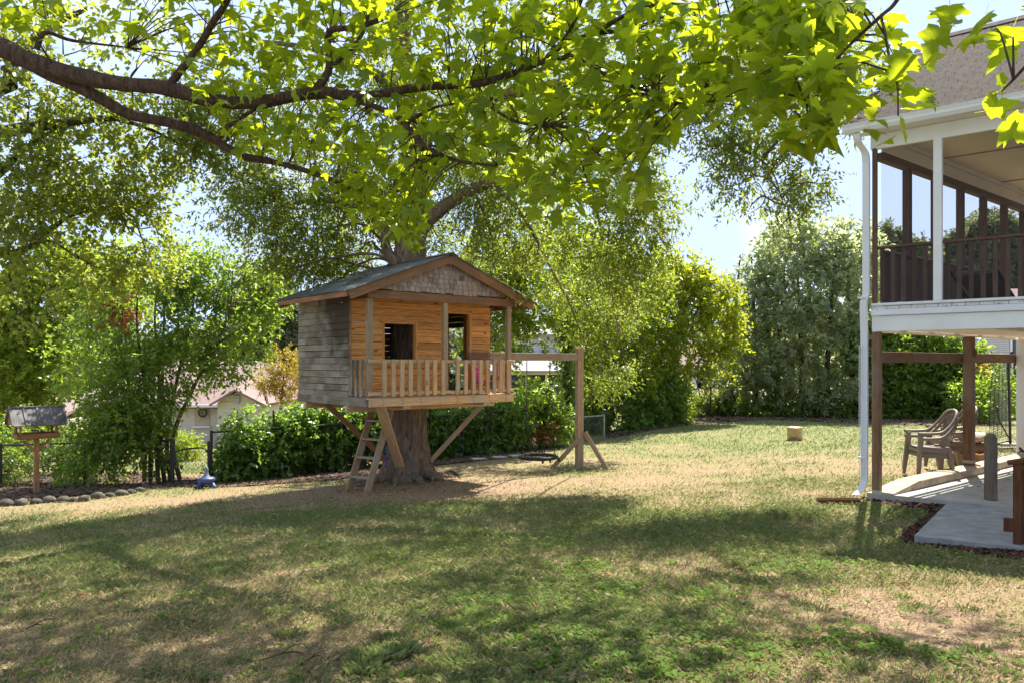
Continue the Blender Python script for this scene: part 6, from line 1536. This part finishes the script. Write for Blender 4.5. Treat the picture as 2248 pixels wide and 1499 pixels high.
mbranch([MB + Vector((.1, .05, 2.6)), (-160, 30, 4.75), (0, 105, 4.6), (100, 148, 4.55), (250, 182, 4.5), (370, 195, 4.5), (460, 220, 4.5), (560, 226, 4.5), (650, 210, 4.45), (720, 205, 4.4), (800, 213, 4.4), (920, 192, 4.3), (1050, 184, 4.2), (1133, 160, 4.1)], [.075, .058, .048, .04, .034, .026, .018])
mbranch([(60, 135, 4.6), (112, 166, 4.6), (200, 205, 4.6), (280, 250, 4.65), (380, 272, 4.7), (450, 296, 4.75), (530, 342, 4.8), (600, 356, 4.85), (700, 385, 4.9), (800, 430, 5.0), (870, 480, 5.1)], [.042, .036, .03, .018, .006])
mbranch([(370, 190, 4.5), (430, 112, 4.4), (468, 50, 4.3), (500, 0, 4.2), (525, -70, 4.1)], [.024, .014])
mbranch([(690, 203, 4.4), (722, 152, 4.4), (722, 72, 4.35), (780, 62, 4.3), (840, 42, 4.25)], [.026, .02, .014])
mbranch([(722, 152, 4.4), (770, 110, 4.3), (800, 65, 4.25), (815, 0, 4.2)], [.014, .008])
mbranch([(780, 220, 4.4), (868, 255, 4.3), (930, 318, 4.2), (1000, 352, 4.1), (1090, 365, 4.0)], [.018, .012, .006])
mbranch([(890, 272, 4.3), (960, 235, 4.2), (1060, 225, 4.1)], [.012, .005])
mbranch([(1133, 160, 4.1), (1205, 129, 4.0), (1231, 102, 3.9), (1302, 75, 3.8), (1382, 66, 3.7), (1450, 40, 3.6)], [.018, .014, .008])
mbranch([(1231, 102, 3.9), (1262, 45, 3.8), (1280, -20, 3.7)], [.012, .008])
mbranch([(1300, 76, 3.8), (1400, 22, 3.6), (1520, 0, 3.4), (1620, -30, 3.3)], [.012, .008])
mbranch([(1205, 129, 4.0), (1267, 129, 3.9), (1311, 155, 3.8), (1382, 189, 3.6), (1427, 202, 3.5), (1489, 227, 3.4), (1556, 224, 3.3)], [.012, .009, .005])
mbranch([(1187, 276, 4.2), (1222, 285, 4.1), (1267, 338, 4.0), (1290, 400, 4.0)], [.008, .004]); mbranch([(1060, 225, 4.1), (1140, 270, 4.0), (1249, 280, 3.9), (1276, 311, 3.9), (1356, 369, 3.8)], [.009, .004])
mbranch([(2040, -120, 2.5), (1970, 0, 2.6), (1934, 36, 2.62), (1867, 98, 2.7), (1823, 147, 2.75), (1778, 191, 2.8), (1770, 284, 2.8)], [.008, .006, .003]); mbranch([(1934, 36, 2.62), (1944, 80, 2.55), (1958, 159, 2.5), (1970, 187, 2.45), (1972, 255, 2.42)], [.005, .0025])
mbranch([(2330, 60, 2.1), (2248, 150, 2.15), (2225, 175, 2.2), (2200, 200, 2.2)], [.006, .003]); mbranch([(1726, -40, 3.1), (1750, 40, 3.05), (1790, 80, 3.0), (1820, 95, 3.0)], [.006, .003])
mbranch([MB + Vector((.2, .1, 4.2)), (300, -250, 5), (700, -180, 5), (1100, -250, 4.8), (1500, -200, 4.2), (1900, -220, 3.4), (2250, -180, 2.8)], [.07, .05, .03, .012])
mbranch([(80, 110, 4.6), (100, 72, 4.6), (160, 90, 4.7), (280, 105, 4.8)], [.018, .012, .005]); mbranch([(480, 305, 4.7), (505, 275, 4.6), (560, 240, 4.5)], [.016, .011])
rl = np.random.default_rng(23)
LOW = [(0, 95), (60, 90), (120, 130), (200, 120), (260, 150), (380, 150), (420, 240), (480, 330), (540, 365), (620, 370), (700, 400), (760, 440), (800, 490), (870, 540), (925, 545), (950, 470), (985, 400), (1100, 440), (1180, 490), (1240, 525), (1290, 480), (1430, 475), (1450, 330), (1520, 285), (1620, 290), (1700, 310), (1760, 350), (1830, 330), (1850, 210), (1870, 170)]
lx_, ly_ = [q[0] for q in LOW], [q[1] for q in LOW]
def depth(px): return np.interp(px, [-300, 0, 700, 1100, 1350, 1750, 2200, 2500], [4.9, 4.7, 4.65, 4.25, 3.8, 2.85, 2.3, 2.1])
cand = []
def fld(px, py, n=1):
    return vnoise(np.stack([np.asarray(px) / 95.0, np.asarray(py) / 80.0], -1) + 3.3)
N0 = 8600
px = rl.random(N0) * 1900 - 20; py = rl.random(N0) ** .9 * 560 - 50; bot = np.interp(px, lx_, ly_)
wt = np.interp(px, [0, 200, 330, 480, 640, 1350, 1600, 1870], [.62, .62, .75, .9, 1, 1, .55, .5]) * np.clip((bot - py) / 70, .25, 1) * (.40 + .9 * fld(px, py))
dz_ = np.clip(rl.normal(.1, .5, N0), -.55, 1.2)
ok = (py < bot - 18) & (rl.random(N0) < wt * .8)
for a, b_, c in zip(px[ok], py[ok], dz_[ok]): cand.append((a, b_, float(depth(a)) + c * (1.0 if a < 1400 else .55)))
for _ in range(46):                               # hanging sprays on the right
    cand.append((rl.uniform(1700, 1990), rl.uniform(-20, 235), float(depth(1850)) + rl.normal(0, .15)))
for a, b_ in ((1945, 320), (1905, 290), (1925, 268), (1985, 275), (2005, 240), (2030, 200), (2010, 150), (1995, 105), (1880, 215), (1895, 170), (2050, 130), (1770, 322), (1725, 305), (1800, 290), (1745, 262), (1830, 262), (1690, 250), (2195, 165), (2225, 105), (2160, 235), (2225, 230), (2205, 262), (2238, 180), (2180, 200), (2140, 75), (2180, 60), (2110, 40), (2160, 20), (2230, 60), (2090, 5), (2240, 15), (2065, 60), (2040, 25), (2120, 90)): cand.append((a + rl.normal(0, 6), b_ + rl.normal(0, 6), float(depth(a)) + rl.normal(0, .05)))
for _ in range(150): a = min(915, rl.normal(835, 55)); cand.append((a, np.interp(a, [740, 930], [390, 520]) + rl.normal(0, 28), 4.75 + rl.normal(0, .2)))
LF = []
for a, b_, Y in cand:
    p = P(a, b_, Y); az = rl.random() * 6.283; dn_ = rl.uniform(-.25, 1.15)
    ax = np.array([math.cos(az) * math.cos(dn_), math.sin(az) * math.cos(dn_), -math.sin(dn_)]); nr = np.array([0, 0, 1.0]) + rl.normal(0, .45, 3) + np.array([math.cos(az), math.sin(az), 0]) * .5
    s_ = np.cross(ax, nr); s_ /= np.linalg.norm(s_); nn = np.cross(s_, ax); sz = .100 * (.62 + .55 * rl.random()) * (.8 if a < 1400 else .97); LF.append((np.array(p), s_, ax, nn, sz, sz / Y, a, b_))
for _ in range(4300):                             # crown above the view: shades the near lawn
    x, y = rl.uniform(-5.5, 6.5), rl.uniform(2.5, 9.0); z = max(H + .50 * y + .25, 4.2) + rl.random() ** 1.4 * 2.6
    if vnoise(np.array([[x * .75, y * .75, 1.7]]))[0] + .25 * vnoise(np.array([[x * 2.1, y * 2.1, 4.7]]))[0] < .58: continue
    az = rl.random() * 6.283; ax = np.array([math.cos(az), math.sin(az), -.4]); ax /= np.linalg.norm(ax); nr = np.array([0, 0, 1.0]) + rl.normal(0, .4, 3); s_ = np.cross(ax, nr); s_ /= np.linalg.norm(s_); LF.append((np.array([x, y, z]), s_, ax, np.cross(s_, ax), .17 * (.7 + .6 * rl.random()), 0, 0, -999))
order = sorted(range(len(LF)), key=lambda k: -LF[k][5] if (0 < LF[k][6] < 2248 and LF[k][7] > 0) else 0)
big = set(order[:300])
lme = []
for k, (v, f) in enumerate(MLV):
    for t_ in (.15, .4, .65, .9): lme.append(np_mesh('leaf', v, f, np.full(len(f), t_))); lme[-1].materials.append(L_maple)
V, F, T, o_ = [], [], [], 0
for k, (p, s_, ax, nn, sz, *_r) in enumerate(LF):
    if k in big:
        M = Matrix(((s_[0] * sz, ax[0] * sz, nn[0] * sz, p[0] - MB.x), (s_[1] * sz, ax[1] * sz, nn[1] * sz, p[1] - MB.y), (s_[2] * sz, ax[2] * sz, nn[2] * sz, p[2] - MB.z), (0, 0, 0, 1)))
        link('leaf', lme[rl.integers(len(lme))], None, maple, M)
    else:
        v, f = MLV[rl.integers(8)]; V.append(p + (v[:, :1] * s_ + v[:, 1:2] * ax + v[:, 2:] * nn) * sz); F.append(f + o_); o_ += len(v); T.append(np.full(len(f), rl.random() * .95))
tag(link('foliage', np_mesh('foliage', np.vstack(V) - np.array(MB), np.vstack(F), np.concatenate(T)), L_maple, maple), kind='stuff')
tb = Tubes(); MPA = np.array([list(q) for q in MPT])  # twigs joining leaves to the branches
for k in range(0, len(cand), 7):
    p = np.array(LF[k][0]); d = np.linalg.norm(MPA - p, axis=1); q = MPA[int(np.argmin(d))]
    if .12 < d.min() < 1.3: tb.add(spline([q, q * .4 + p * .6 + np.array([0, 0, .05]), p], 3), [.0045, .0015], 4)
tag(tb.build('twigs', M_maplebark, maple, off=MB), kind='stuff')
